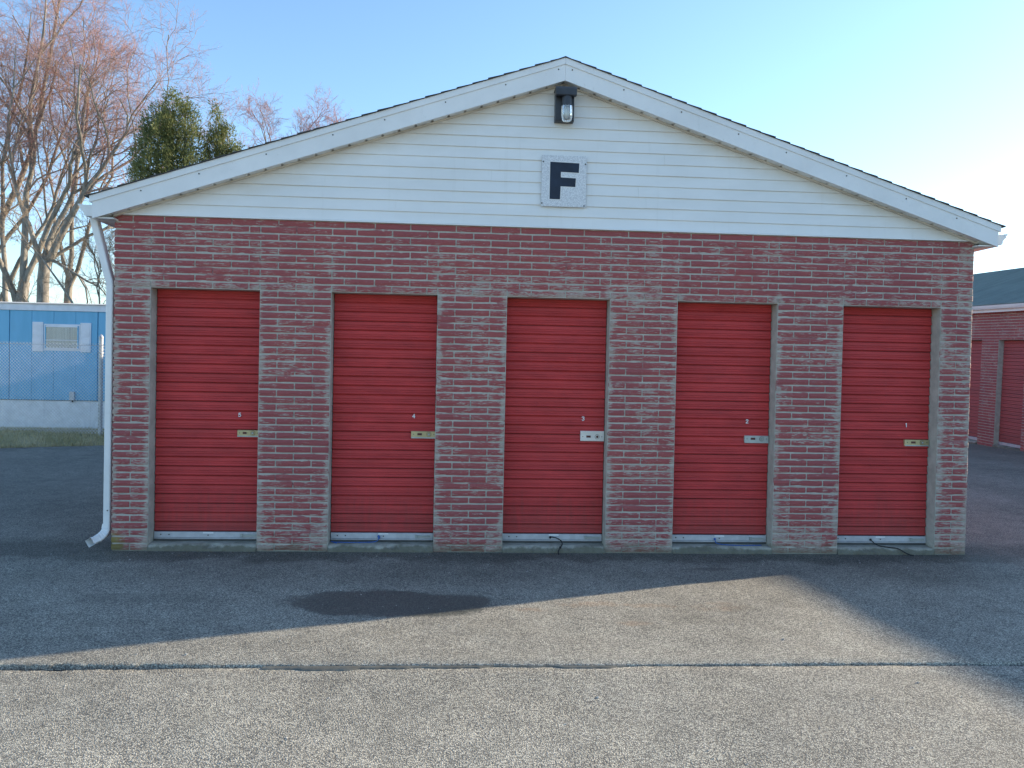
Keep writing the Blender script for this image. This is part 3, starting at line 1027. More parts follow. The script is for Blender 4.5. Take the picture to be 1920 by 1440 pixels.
# --- gable siding, course by course
def rake(x):
    return 4.127 - (x - W / 2 if x > W / 2 else W / 2 - x) / 3.0
EXPO = 0.0971
zb = T
q = 0
while zb < 4.12:
    zt = zb + (0.092 if q == 0 else EXPO)
    def lim(z):
        return max(0.012, W / 2 - (4.122 - z) * 3.0), min(W - 0.012, W / 2 + (4.122 - z) * 3.0)
    a0, b0 = lim(zb)
    zt2 = min(zt + 0.012, 4.119)
    a1, b1 = lim(zt2)
    cuts_ = [a0, b0]
    cutx = None
    if b0 - a0 > 3.0:
        cutx = a0 + (b0 - a0) * (0.29, 0.62, 0.38, 0.73, 0.47)[q // 2 % 5]
    for half in range(2 if cutx else 1):
        lo = a0 if half == 0 else cutx + 0.0008
        hi = b0 if (half == 1 or not cutx) else cutx
        lo1 = a1 if half == 0 else cutx + 0.0008
        hi1 = b1 if (half == 1 or not cutx) else cutx
        if half == 1: pr = 0.0
        else: pr = 0.0006
        m = MB()
        yb, yt = 0.006, 0.0175
        ns_ = max(2, int((hi - lo) / 0.28))
        ph = rng.uniform(0, 6); ph2 = rng.uniform(0, 6)
        v = []
        for e_ in range(ns_ + 1):
            t_ = e_ / ns_
            xb_, xt_ = lo + (hi - lo) * t_, lo1 + (hi1 - lo1) * t_
            dz = 0.0009 * math.sin(xb_ * 2.1 + ph) + rng.uniform(-0.0004, 0.0004)
            dy_ = 0.0012 * math.sin(xb_ * 3.3 + ph2) - pr - 0.022
            v += [(xt_, yt + dy_, zt2), (xb_, yb + dy_, zb + 0.003 + dz), (xb_, yb + 0.002 + dy_, zb + dz), (xb_, yb + 0.012 + dy_, zb + dz), (xt_, yt + 0.004 + dy_, zt2)]
        fs = []
        for e_ in range(ns_):
            for w_ in range(5):
                a_, b_2 = e_ * 5 + w_, e_ * 5 + (w_ + 1) % 5
                fs.append((a_, b_2, b_2 + 5, a_ + 5))
        fs += [(4, 3, 2, 1, 0), tuple(ns_ * 5 + w_ for w_ in range(5))]
        m.add(v, fs)
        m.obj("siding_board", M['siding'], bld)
    zb = zt; q += 1
MB().box(0.004, W - 0.004, -0.026, 0.0, T - 0.012, T - 0.0005).obj("starter_strip", M['trim'], bld)

# --- roof: fascia boards, drip trim, soffit, eaves, shingles
FY = -0.12
def sl_poly(xa, xb, lo, hi):
    return [(xa, rake(xa) + lo), (xb, rake(xb) + lo), (xb, rake(xb) + hi), (xa, rake(xa) + hi)]
EL, ER = -0.135, W + 0.135
for sgn in (0, 1):
    xa, xb = (EL, W / 2 - 0.0006) if sgn == 0 else (W / 2 + 0.0006, ER)
    fb = MB()
    seams = [xa, xa + (xb - xa) * (0.69 if sgn == 0 else 0.30), xb]
    for s_ in range(2):
        fb.prism_y(sl_poly(seams[s_] + (0.0005 if s_ else 0), seams[s_ + 1], 0.0, 0.139), FY - 0.0012 * s_, FY + 0.02)
    o = fb.obj("fascia_board", M['trim'], bld)
    nails = MB()
    for t_ in (0.10, 0.22, 0.36, 0.5, 0.61, 0.74, 0.87, 0.985):
        xx = xa + (xb - xa) * (t_ if sgn == 0 else 1 - t_)
        nails.disc((xx, FY - 0.0012, rake(xx) + 0.112), 0.0062, n=8, t=0.003)
    nails.obj("nail_heads", M['screw'], o)
    MB().prism_y(sl_poly(xa - (0.02 if sgn == 0 else 0), xb + (0.02 if sgn else 0), 0.1395, 0.193), FY - 0.009, FY + 0.02).obj("drip_edge", M['trim'], bld)
    # soffit panels with V grooves
    sf = MB()
    pitch = 0.142
    nn = int((xb - xa) / pitch)
    for p_ in range(nn + 1):
        s0 = xa + p_ * (xb - xa) / (nn + 1); s1 = xa + (p_ + 1) * (xb - xa) / (nn + 1)
        pr = [(s0, 0.004), (s1 - 0.024, 0.004), (s1 - 0.018, 0.016), (s1 - 0.006, 0.016), (s1, 0.004)]
        v = [(x_, FY + 0.0205, rake(x_) + d_) for x_, d_ in pr] + [(x_, 0.006, rake(x_) + d_) for x_, d_ in pr]
        sf.add(v, [(i_, i_ + 5, i_ + 6, i_ + 1) for i_ in range(4)])
    sf.obj("soffit", M['soffit'], bld)
    # tan channel where the soffit meets the siding
    MB().prism_y(sl_poly(max(xa, 0.0), min(xb, W), -0.010, 0.003), -0.034, -0.006).obj("rake_channel", M['tan'], bld)
    # eave fascia and flat eave soffit
    ex0, ex1 = (EL, EL + 0.02) if sgn == 0 else (ER - 0.02, ER)
    MB().box(ex0, ex1, FY + 0.0205, LEN + 0.1, rake(EL) + 0.002, rake(EL) + 0.15).obj("eave_fascia", M['trim'], bld)
    wx0, wx1 = (EL + 0.0205, 0.03) if sgn == 0 else (W - 0.03, ER - 0.0205)
    MB().box(wx0, wx1, FY + 0.021, LEN + 0.1, rake(EL) + 0.006, rake(EL) + 0.016).obj("eave_soffit", M['soffit'], bld)
    # corner return board closing the boxed eave
    bx0, bx1 = (EL + 0.0, 0.0) if sgn == 0 else (W, ER)
    MB().prism_y([(bx0, rake(EL) - 0.0), (bx1, rake(EL)), (bx1, rake(EL) + 0.045), (bx0, rake(EL) + 0.0452)] if False else
                 ([(EL + 0.03, rake(EL) + 0.0165), (-0.002, rake(EL) + 0.0165), (-0.002, rake(0) - 0.012)] if sgn == 0 else
                  [(W + 0.002, rake(EL) + 0.0165), (ER - 0.03, rake(EL) + 0.0165), (W + 0.002, rake(0) - 0.012)]), 0.0, 0.02).obj("eave_return", M['trim'], bld)
    # roof deck and shingles (a course every 13 cm, each one slightly proud of the next)
    deck = MB()
    deck.prism_y(sl_poly(xa - (0.03 if sgn == 0 else 0), xb + (0.03 if sgn else 0), 0.150, 0.1925), FY + 0.021, LEN + 0.12)
    rf = deck.obj("roof_slope", M['shingle'], bld)
    shg = MB()
    run = (xb - xa) + 0.055
    nc = int(run / 0.135)
    rs = random.Random(40 + sgn)
    for c_ in range(nc + 1):
        d0 = run * c_ / (nc + 1); d1 = run * (c_ + 1) / (nc + 1) + 0.02
        if sgn == 0:
            x0_, x1_ = xa - 0.055 + d0, min(xa - 0.055 + d1, xb)
        else:
            x0_, x1_ = xb + 0.055 - d0, max(xb + 0.055 - d1, xa)
        yf = FY - 0.016 - rs.uniform(0, 0.008)
        za, zc_ = rake(x0_) + 0.194, rake(x1_) + 0.194
        ta, tb = 0.011 + rs.uniform(0, 0.003), 0.003
        v = [(x0_, yf, za), (x1_, yf, zc_), (x1_, yf, zc_ + tb), (x0_, yf, za + ta), (x0_, LEN + 0.13, za), (x1_, LEN + 0.13, zc_), (x1_, LEN + 0.13, zc_ + tb), (x0_, LEN + 0.13, za + ta)]
        fs = [(0, 1, 2, 3), (7, 6, 5, 4), (3, 2, 6, 7), (0, 3, 7, 4), (0, 4, 5, 1), (1, 5, 6, 2)]
        if sgn:
            fs = [t_[::-1] for t_ in fs]
        shg.add(v, fs)
    tag(shg.obj("shingle_courses", M['shingle'], rf), kind="stuff")
    # gutter
    zb_ = rake(EL) + 0.028
    gp = [(0.0, 0.0), (0.066, 0.0), (0.078, 0.012), (0.080, 0.034), (0.092, 0.05), (0.108, 0.064), (0.110, 0.082), (0.122, 0.088), (0.122, 0.1), (0.104, 0.1), (0.104, 0.092), (0.0, 0.092)]
    if sgn == 0:
        poly = [(EL - 0.002 - o_ * 1.12, zb_ + z_) for o_, z_ in gp][::-1]
    else:
        poly = [(ER + 0.002 + o_, zb_ + z_) for o_, z_ in gp]
    MB().prism_y(poly, FY + 0.05, LEN + 0.08).obj("gutter", M['trim'], bld)

# ridge cap
MB().prism_y([(W / 2 - 0.11, rake(W / 2 - 0.11) + 0.204), (W / 2 + 0.11, rake(W / 2 + 0.11) + 0.204), (W / 2, rake(W / 2) + 0.2105)], FY + 0.0, LEN + 0.12).obj("ridge_cap", M['shingle'], bld)

# --- downspout at the left front corner
def rect_tube(mb, pts, sizes, mi=0):
    pts = [Vector(p) for p in pts]
    v = []
    for i_, p in enumerate(pts):
        t = (pts[min(i_ + 1, len(pts) - 1)] - pts[max(i_ - 1, 0)]).normalized()
        b = Vector((0, 1, 0)); a = t.cross(b).normalized(); b = a.cross(t).normalized()
        w_, d_ = sizes[i_] if isinstance(sizes, list) else sizes
        c_ = 0.007
        for sa, sb in ((-w_, -d_ + c_), (-w_ + c_, -d_), (w_ - c_, -d_), (w_, -d_ + c_), (w_, d_ - c_), (w_ - c_, d_), (-w_ + c_, d_), (-w_, d_ - c_)):
            v.append(tuple(p + a * sa + b * sb))
    f = []
    for i_ in range(len(pts) - 1):
        for q_ in range(8):
            f.append((i_ * 8 + q_, i_ * 8 + (q_ + 1) % 8, (i_ + 1) * 8 + (q_ + 1) % 8, (i_ + 1) * 8 + q_))
    mb.add(v, [t_[::-1] for t_ in f], mi)
    return mb
dsp = MB()
pts = [(-0.188, 0.06, 2.86), (-0.188, 0.06, 2.83), (-0.180, 0.06, 2.79), (-0.075, 0.058, 2.38), (-0.052, 0.056, 2.31), (-0.046, 0.055, 2.27), (-0.047, 0.055, 1.2), (-0.050, 0.055, 0.215)]
rect_tube(dsp, pts, (0.029, 0.04))
ds = dsp.obj("downspout", M['trim'], bld)
elb = MB()
ep = []; es = []
for q_ in range(15):
    t_ = q_ / 14
    an = t_ * math.radians(62)
    R_ = 0.105
    ep.append((-0.050 - R_ * (1 - math.cos(an)), 0.055 - 0.10 * t_ * t_, 0.228 - 0.03 * (q_ > 0) - R_ * math.sin(an) * 0.98 + 0.0))
    k_ = 0.032 + (0.0028 if q_ % 2 else -0.001)
    es.append((k_, 0.042 + (0.0025 if q_ % 2 else -0.001)))
lastd = (Vector(ep[-1]) - Vector(ep[-2])).normalized()
ep.append(tuple(Vector(ep[-1]) + lastd * 0.03)); es.append((0.031, 0.041))
ep.append(tuple(Vector(ep[-1]) + lastd * 0.028)); es.append((0.034, 0.044))
ep = [(x_ - 0.004, y_, max(z_, 0.036)) for x_, y_, z_ in ep]
rect_tube(elb, ep, es)
elb.obj("downspout_elbow", M['trim'], ds)
MB().disc((-0.04, 0.0145, 0.345), 0.006, n=8, t=0.003).obj("downspout_rivet", M['screw'], ds)

# ------------------------------------------------------------------ things on the facade
sg = thing("letter_sign", "grey speckled square sign with a dark navy letter F on the white gable", "sign", (3.631, -0.03, 3.058))
PW, PH = 0.395, 0.447
MB().bbox(0, PW, -0.004, 0.004, 0, PH, 0.0015).obj("sign_panel", M['panel'], sg)
k_ = PW / 365.0
def sp(px, pz):
    return ((px - 655) * k_, (1310 - pz) * PH / 420.0)
def fpoly(grow):
    g_ = grow
    P_ = [(723 - g_, 945 - g_), (960 + g_, 950 - g_), (957 + g_, 1028 + g_), (811 + g_, 1025 + g_), (811 + g_, 1070 - g_), (934 + g_, 1074 - g_), (931 + g_, 1145 + g_), (811 + g_, 1143 + g_), (808 + g_, 1250 + g_), (723 - g_, 1250 + g_)]
    return [sp(*p) for p in P_]
def f_solid(grow, y0, y1):
    p = fpoly(grow); m = MB()
    n_ = len(p)
    v = [(x_, y0, z_) for x_, z_ in p] + [(x_, y1, z_) for x_, z_ in p]
    fs = [(0, 3, 2, 1), (0, 4, 3), (0, 9, 4), (4, 9, 7), (4, 7, 6, 5), (7, 9, 8)]
    fs = [(0, 3, 2, 1), (9, 8, 7, 4, 3, 0), (7, 6, 5, 4)]
    for i_ in range(n_):
        j_ = (i_ + 1) % n_
        fs.append((i_, j_, j_ + n_, i_ + n_))
    return m.add(v, fs)
f_solid(7, -0.0052, -0.0041).obj("letter_outline", M['white'], sg)
f_solid(0, -0.0066, -0.0053).obj("letter", M['navy'], sg)
for px, pz in ((667, 945), (1010, 955), (660, 1285), (1005, 1298)):
    x_, z_ = sp(px, pz)
    MB().disc((x_, -0.004, z_), 0.0065, n=10, t=0.004).obj("screw", M['screw'], sg)

lm = thing("wall_lamp", "dark bronze security lamp with a clear glass jar under the gable peak", "lamp", (3.815, -0.02, 3.79))
MB().bbox(-0.082, 0.082, -0.075, 0.012, 0.0, 0.262, 0.006).obj("lamp_housing", M['bronze'], lm)
hd = MB()
hd.prism_x([(-0.075, 0.205), (-0.165, 0.188), (-0.172, 0.194), (-0.172, 0.247), (-0.150, 0.268), (0.005, 0.268), (0.005, 0.2625), (-0.075, 0.2625)], -0.09, 0.09)
hd.obj("lamp_hood", M['bronze'], lm)
MB().lathe((0.012, -0.122, 0), [(0.0, 0.195), (0.042, 0.195), (0.044, 0.150), (0.046, 0.100), (0.0, 0.100)], 16).obj("lamp_socket", M['bronze'], lm)
MB().lathe((0.012, -0.122, -0.022), [(0.049, 0.128), (0.051, 0.10), (0.050, 0.05), (0.041, 0.01), (0.030, 0.0), (0.0, -0.001), (0.0, 0.002), (0.028, 0.003), (0.038, 0.012), (0.047, 0.05), (0.048, 0.10), (0.046, 0.128)], 20).obj("glass_jar", M['glass'], lm, smooth=True)
MB().lathe((0.012, -0.122, -0.022), [(0.0, 0.121), (0.020, 0.121), (0.023, 0.085), (0.021, 0.05), (0.012, 0.03), (0.0, 0.026)], 14).obj("bulb", M['frost'], lm, smooth=True)

# ------------------------------------------------------------------ pull ropes
def rope(name, label, pts, r, mat, knots=()):
    pts = [Vector(p) for p in pts]
    sm = []
    for i_ in range(len(pts) - 1):
        p0 = pts[max(i_ - 1, 0)]; p1 = pts[i_]; p2 = pts[i_ + 1]; p3 = pts[min(i_ + 2, len(pts) - 1)]
        for t_ in (0, 0.2, 0.4, 0.6, 0.8):
            sm.append(0.5 * ((2 * p1) + (p2 - p0) * t_ + (2 * p0 - 5 * p1 + 4 * p2 - p3) * t_ ** 2 + (3 * p1 - p0 - 3 * p2 + p3) * t_ ** 3))
    sm.append(pts[-1])
    m = MB().tube(sm, [r * (1 + 0.12 * math.sin(i_ * 2.3)) for i_ in range(len(sm))], 6)
    for kx in knots:
        c_ = Vector(kx)
        m.lathe((c_.x, c_.y, c_.z), [(0, -0.012), (0.009, -0.008), (0.011, 0.0), (0.008, 0.009), (0, 0.012)], 8)
    o = m.obj(name, mat, None, True)
    return tag(o, label, "rope", "door pull ropes")
rope("pull_rope", "blue nylon rope trailing left under the bottom bar of door 4",
     [(2.268, 0.110, 0.117), (2.262, 0.095, 0.108), (2.252, 0.090, 0.088), (2.22, 0.085, 0.073), (2.10, 0.075, 0.070), (1.98, 0.070, 0.0705), (1.88, 0.078, 0.071), (1.845, 0.088, 0.074), (1.87, 0.07, 0.070), (1.90, 0.05, 0.068)],
     0.0042, M['blue_rope'], [(2.262, 0.10, 0.105), (2.258, 0.097, 0.12)])
rope("pull_rope", "black cord looping out of door 3 and hanging down to the asphalt",
     [(3.786, 0.112, 0.118), (3.805, 0.085, 0.126), (3.845, 0.05, 0.122), (3.878, 0.02, 0.105), (3.884, -0.005, 0.078), (3.866, -0.022, 0.058), (3.850, -0.036, 0.030), (3.845, -0.055, 0.010), (3.846, -0.075, 0.010)],
     0.0055, M['black_cord'], [(3.79, 0.108, 0.118), (3.866, -0.022, 0.056)])
rope("pull_rope", "blue nylon rope trailing right along the sill of door 2",
     [(5.300, 0.112, 0.118), (5.302, 0.094, 0.100), (5.310, 0.088, 0.080), (5.36, 0.075, 0.070), (5.45, 0.055, 0.0685), (5.53, 0.045, 0.068), (5.62, 0.052, 0.0685), (5.72, 0.055, 0.069)],
     0.0042, M['blue_rope'], [(5.300, 0.104, 0.112)])
rope("pull_rope", "black cord hanging from door 1 across its sill to the right",
     [(6.770, 0.112, 0.118), (6.778, 0.092, 0.104), (6.80, 0.07, 0.082), (6.84, 0.045, 0.0685), (6.90, 0.02, 0.064), (6.97, -0.006, 0.058), (7.02, -0.03, 0.030), (7.06, -0.05, 0.012), (7.09, -0.062, 0.010)],
     0.0055, M['black_cord'], [(6.771, 0.106, 0.115)])

# ------------------------------------------------------------------ the brick building on the right
rb = thing("storage_building", "long brick storage row with grey-green roof at the right edge", "building")
RX = 15.8
rb.location = (RX, 11.0, -0.03)
rb.rotation_euler = (0, 0, 0)
RC = 0.068
RL = 2.60
# local frame: s runs towards the camera (-y), the front faces -x
rb.matrix_world = Matrix.Translation((RX, 11.0, -0.03)) @ Matrix.Rotation(math.radians(1.98), 4, 'X') @ Matrix.Rotation(math.radians(-90), 4, 'Z')
ND = 9
S0 = -(11.89 - 11.0) - 2.0 * 0 - 5 * 1.524            # start of first pillar
# module origin: pillar from s=-0.89 to s=-0.285 then door
rows_r = facade_bricks(ND, 2.0, 2.0, -39, 10)
m = MB()
for s0, s1, k in rows_r:
    w = s1 - s0 - JO
    z0 = RL + k * RC + 0.005
    dy = rng.uniform(-0.002, 0.002)
    x0 = S0 + s0 + JO / 2
    m.add([(x0, 0.01, z0), (x0 + w, 0.01, z0), (x0 + w, 0.01, z0 + RC - 0.011), (x0, 0.01, z0 + RC - 0.011),
           (x0 + 0.003, dy - 0.002, z0 + 0.003), (x0 + w - 0.003, dy - 0.002, z0 + 0.003), (x0 + w - 0.003, dy - 0.002, z0 + RC - 0.014), (x0 + 0.003, dy - 0.002, z0 + RC - 0.014)],
          [(4, 5, 6, 7), (0, 1, 5, 4), (1, 2, 6, 5), (2, 3, 7, 6), (3, 0, 4, 7)])
tag(m.obj("brick_courses", M['brick_far'], rb), kind="stuff")
RT = RL + 10 * RC
wl = MB()
send = S0 + (2 + ND * 5) * FT
cur = S0
for d in range(ND):
    wl.box(cur, cur + 2 * FT, 0.005, 0.2, -0.5, RL)
    x0 = cur + 2 * FT; x1 = x0 + 3 * FT
    dr = MB().box(x0 + 0.001, x1 - 0.001, 0.142, 0.152, 0.06, RL - 0.001).obj("roll_up_door", M['dark'], rb)
    cm = MB()
    nsl = 29
    for q_ in range(nsl):
        zz = 0.16 + q_ * 0.0837
        cm.strip_x([(y_ + 0.141, z_ * 1.027 + zz) for y_, z_ in PROF], x0 + 0.004, x1 - 0.004)
    tag(cm.obj("slat_curtain", M['door_far'], dr), kind="stuff")
    MB().bbox(x0 + 0.004, x1 - 0.004, 0.118, 0.1415, 0.09, 0.158, 0.003).obj("bottom_bar", M['alu'], dr)
    MB().prism_x([(0.135, 0.085), (-0.02, 0.07), (-0.03, 0.03), (-0.035, -0.4), (0.135, -0.4)], x0 + 0.001, x1 - 0.001).obj("door_sill", M['concrete'], rb)
    cur = x1
wl.box(cur, cur + 2 * FT, 0.005, 0.2, -0.5, RL)
wl.box(S0, send, 0.005, 0.2, RL, RT + 0.12)
wl.box(S0 - 6, S0, 0.005, 0.2, -0.5, RT + 0.12)
wl.box(send, send + 9, 0.005, 0.2, -0.8, RT + 0.12)
wl.box(S0 - 6, send + 9, 7.2, 7.4, -0.8, RT + 0.12)
wl.prism_x([(0.2, -0.8), (7.2, -0.8), (7.2, RT + 0.1), (3.8, 4.7), (0.2, RT + 0.1)], S0 - 6, S0 - 5.8)
wl.prism_x([(0.2, -0.8), (7.2, -0.8), (7.2, RT + 0.1), (3.8, 4.7), (0.2, RT + 0.1)], send + 8.8, send + 9)
wl.obj("wall", M['mortar'], rb)
ra, rbn = S0 - 6.2, send + 9.2
MB().box(ra, rbn, -0.16, -0.14, RT - 0.02, RT + 0.15).obj("eave_fascia", M['trim'], rb)
MB().box(ra, rbn, -0.1395, 0.004, RT - 0.012, RT - 0.002).obj("eave_soffit", M['soffit'], rb)
MB().prism_x([(-0.1605, RT + 0.05), (-0.24, RT + 0.05), (-0.26, RT + 0.09), (-0.275, RT + 0.14), (-0.1605, RT + 0.14)], ra, rbn).obj("gutter", M['trim'], rb)
RIDGE = (3.81, 4.84)
ez, ey = RT + 0.17, -0.2
slope = MB()
ncs = 34
for c_ in range(ncs):
    t0, t1 = c_ / ncs, (c_ + 1) / ncs + 0.004
    y0_, z0_ = ey + (RIDGE[0] - ey) * t0, ez + (RIDGE[1] - ez) * t0
    y1_, z1_ = ey + (RIDGE[0] - ey) * t1, ez + (RIDGE[1] - ez) * t1
    slope.prism_x([(y0_, z0_ - 0.015), (y0_, z0_ + 0.012), (y1_, z1_ + 0.002), (y1_, z1_ - 0.025)][::-1], ra, rbn)
rs_ = slope.obj("roof_slope", M['shingle_green'], rb)
MB().prism_x([(RIDGE[0] + 0.002, RIDGE[1] - 0.02), (RIDGE[0] + 0.002, RIDGE[1] + 0.012), (7.8, ez + 0.01), (7.8, ez - 0.02)][::-1], ra, rbn).obj("roof_slope", M['shingle_green'], rb)

# ------------------------------------------------------------------ chain-link fence
FYY = 9.5
fx0, fx1 = -16.0, -1.2
fz0, fz1 = 0.20, 1.97
fen = thing("chain_link_fence", "galvanised chain-link fence on the grass in front of the blue trailer", "fence", (0, 0, 0))
PX = -4.30
for px in (PX, PX - 3.05, PX - 6.1, PX - 9.15, PX + 2.6):
    corner = abs(px - PX) < 0.01
    r_ = 0.042 if corner else 0.03
    tp = 2.16 if corner else 2.0
    pm = MB().tube([(px, FYY + 0.05, 0.05), (px, FYY + 0.05, tp - 0.04)], r_, 12)
    pm.lathe((px, FYY + 0.05, tp - 0.04), [(r_ + 0.004, -0.03), (r_ + 0.005, 0.0), (r_ * 0.8, 0.03), (r_ * 0.3, 0.055), (0.0, 0.06)], 12)
    pm.obj("post", M['galv'], fen)
    if not corner:
        continue
    for bz_ in (0.5, 1.0, 1.45, 1.80):
        MB().lathe((px, FYY + 0.05, bz_), [(r_, -0.012), (r_ + 0.006, -0.01), (r_ + 0.006, 0.01), (r_, 0.012)], 12).obj("tension_band", M['galv'], fen)
wm = MB()
pit_ = 0.064
def wire(p, q_, r_=0.0036):
    a = Vector(p); b = Vector(q_); t = (b - a).normalized()
    s_ = Vector((0, 1, 0)); u_ = t.cross(s_)
    v = []
    for e_ in (a, b):
        for an in (0.5, 2.594, 4.689):
            v.append(tuple(e_ + (s_ * math.cos(an) + u_ * math.sin(an)) * r_))
    wm.add(v, [(0, 1, 4, 3), (1, 2, 5, 4), (2, 0, 3, 5)])
hgt = fz1 - fz0
nw = int((fx1 - fx0 + hgt) / pit_)
for i_ in range(nw):
    for sgn in (1, -1):
        xs_ = fx0 - hgt + i_ * pit_ if sgn == 1 else fx0 + i_ * pit_
        xe = xs_ + sgn * hgt
        a, b = [xs_, fz0 - 0.03], [xe, fz1 + 0.02]
        # clip to the fence ends
        def clip(p, q_):
            if p[0] < fx0: t_ = (fx0 - p[0]) / (q_[0] - p[0]); return [fx0, p[1] + (q_[1] - p[1]) * t_]
            if p[0] > fx1: t_ = (fx1 - p[0]) / (q_[0] - p[0]); return [fx1, p[1] + (q_[1] - p[1]) * t_]
            return p
        a2, b2 = clip(a, b), clip(b, a)
        if abs(a2[0] - b2[0]) < 0.02 or max(a[0], b[0]) < fx0 or min(a[0], b[0]) > fx1:
            continue
        wire((a2[0], FYY + (0.003 if sgn > 0 else -0.003), a2[1]), (b2[0], FYY + (0.003 if sgn > 0 else -0.003), b2[1]))
tag(wm.obj("wire_mesh", M['wire'], fen), kind="stuff")
MB().tube([(fx0, FYY + 0.012, fz1 - 0.02), (fx1, FYY + 0.012, fz1 - 0.02)], 0.006, 6).obj("tension_wire", M['galv'], fen)
MB().tube([(fx0, FYY + 0.012, fz0 + 0.03), (fx1, FYY + 0.012, fz0 + 0.03)], 0.004, 6).obj("tension_wire", M['galv'], fen)

# ------------------------------------------------------------------ blue mobile home
mh = thing("mobile_home", "pale blue mobile home with white shutters behind the chain-link fence", "mobile home", (-9.0, 12.0, 0.1))
def mhb(name, x0, x1, y0, y1, z0, z1, mat, parent=None, b=0.002):
    return MB().bbox(x0 + 9.0, x1 + 9.0, y0, y1, z0 - 0.1, z1 - 0.1, b).obj(name, mat, parent or mh)
TX0, TX1 = -17.0, -2.5
# body panels between vertical seams
seams = [TX0, -15.0, -13.1, -11.2, -9.3, -7.42, -5.45, -3.9, TX1]
for i_ in range(len(seams) - 1):
    pm = MB()
    x0_, x1_ = seams[i_] + 0.006, seams[i_ + 1] - 0.006
    nr = max(1, int((x1_ - x0_) / 0.4))
    for q_ in range(nr):
        a = x0_ + (x1_ - x0_) * q_ / nr; b_ = x0_ + (x1_ - x0_) * (q_ + 1) / nr
        pm.bbox(a + 9 + 0.0015, b_ + 9 - 0.0015, -0.008, 0.03, 0.717 - 0.1, 2.776 - 0.1, 0.006)
    pm.obj("wall_panel", M['trailer'], mh)
MB().box(TX0 + 9, TX1 + 9, 0.031, 3.6, 0.55, 2.78).obj("body", M['trailer'], mh)
mhb("eave_band", TX0 - 0.02, TX1 + 0.02, -0.03, 0.03, 2.778, 2.925, M['trailer_trim'])
rfm = MB()
rfm.prism_x([(-0.06, 2.826), (-0.06, 2.842), (0.5, 2.90), (1.8, 2.97), (3.1, 2.90), (3.66, 2.842), (3.66, 2.826)][::-1], TX0 + 9 - 0.05, TX1 + 9 + 0.05)
rfm.obj("roof", M['trailer_roof'], mh)
skn = 14
for i_ in range(skn):
    a = TX0 + (TX1 - TX0) * i_ / skn; b_ = TX0 + (TX1 - TX0) * (i_ + 1) / skn
    mhb("skirting_panel", a + 0.002, b_ - 0.002, 0.005, 0.03, 0.0, 0.705, M['skirt'])
mhb("belt_rail", TX0, TX1, -0.014, 0.028, 0.7055, 0.7165, M['alu_dark'])
win = mhb("window", -6.655, -5.845, -0.016, 0.02, 1.86, 2.475, M['trailer_trim'])
mhb("curtain", -6.60, -5.90, -0.0185, -0.0165, 1.905, 2.42, M['curtain'], win)
for a in ((-6.61, -5.89, 2.40, 2.43), (-6.61, -5.89, 1.90, 1.925), (-6.61, -5.89, 2.09, 2.11)):
    mhb("sash_rail", a[0], a[1], -0.032, -0.0165, a[2], a[3], M['trailer_trim'], win)
for a in ((-6.625, -6.60), (-5.90, -5.875)):
    mhb("sash_stile", a[0], a[1], -0.031, -0.0162, 1.89, 2.44, M['trailer'], win)
pn = mhb("pane", -6.60, -5.90, -0.026, -0.022, 1.905, 2.42, M['glass'], win)
for a in ((-6.905, -6.665), (-5.835, -5.595)):
    sh = MB()
    sh.bbox(a[0] + 9, a[1] + 9, -0.03, -0.009, 1.835 - 0.1, 2.515 - 0.1, 0.004)
    for z_ in (1.88, 2.19):
        sh.bbox(a[0] + 9.03, a[1] + 9 - 0.03, -0.036, -0.0302, z_ - 0.1, z_ + 0.28 - 0.1, 0.004)
    sh.obj("shutter", M['trailer_trim'], mh)
vb = mhb("outlet_box", -6.05, -5.94, -0.07, -0.009, 0.72, 0.92, M['alu'], None, 0.008)
mhb("box_outlet", -6.02, -5.98, -0.06, -0.02, 0.675, 0.7195, M['screw'], vb)

# ------------------------------------------------------------------ trees
def tubes(P, R, sides):
    """P (N,n,3) polylines, R (N,n) radii -> verts, quads"""
    N_, n_, _ = P.shape
    t = np.empty_like(P)
    t[:, 1:-1] = P[:, 2:] - P[:, :-2]; t[:, 0] = P[:, 1] - P[:, 0]; t[:, -1] = P[:, -1] - P[:, -2]
    t /= np.linalg.norm(t, axis=-1, keepdims=True) + 1e-9
    ref = np.array([0.35, 0.62, 0.21])
    a = np.cross(t, ref); a /= np.linalg.norm(a, axis=-1, keepdims=True) + 1e-9
    b = np.cross(t, a)
    an = np.arange(sides) * 2 * np.pi / sides
    ring = a[:, :, None] * np.cos(an)[None, None, :, None] + b[:, :, None] * np.sin(an)[None, None, :, None]
    V = (P[:, :, None] + ring * R[:, :, None, None]).reshape(-1, 3)
    base = (np.arange(N_) * n_ * sides)[:, None, None] + (np.arange(n_ - 1) * sides)[None, :, None]
    s_ = np.arange(sides)[None, None]
    s2 = (s_ + 1) % sides
    F = np.stack([base + s_, base + s2, base + sides + s2, base + sides + s_], -1).reshape(-1, 4)
    return V, F


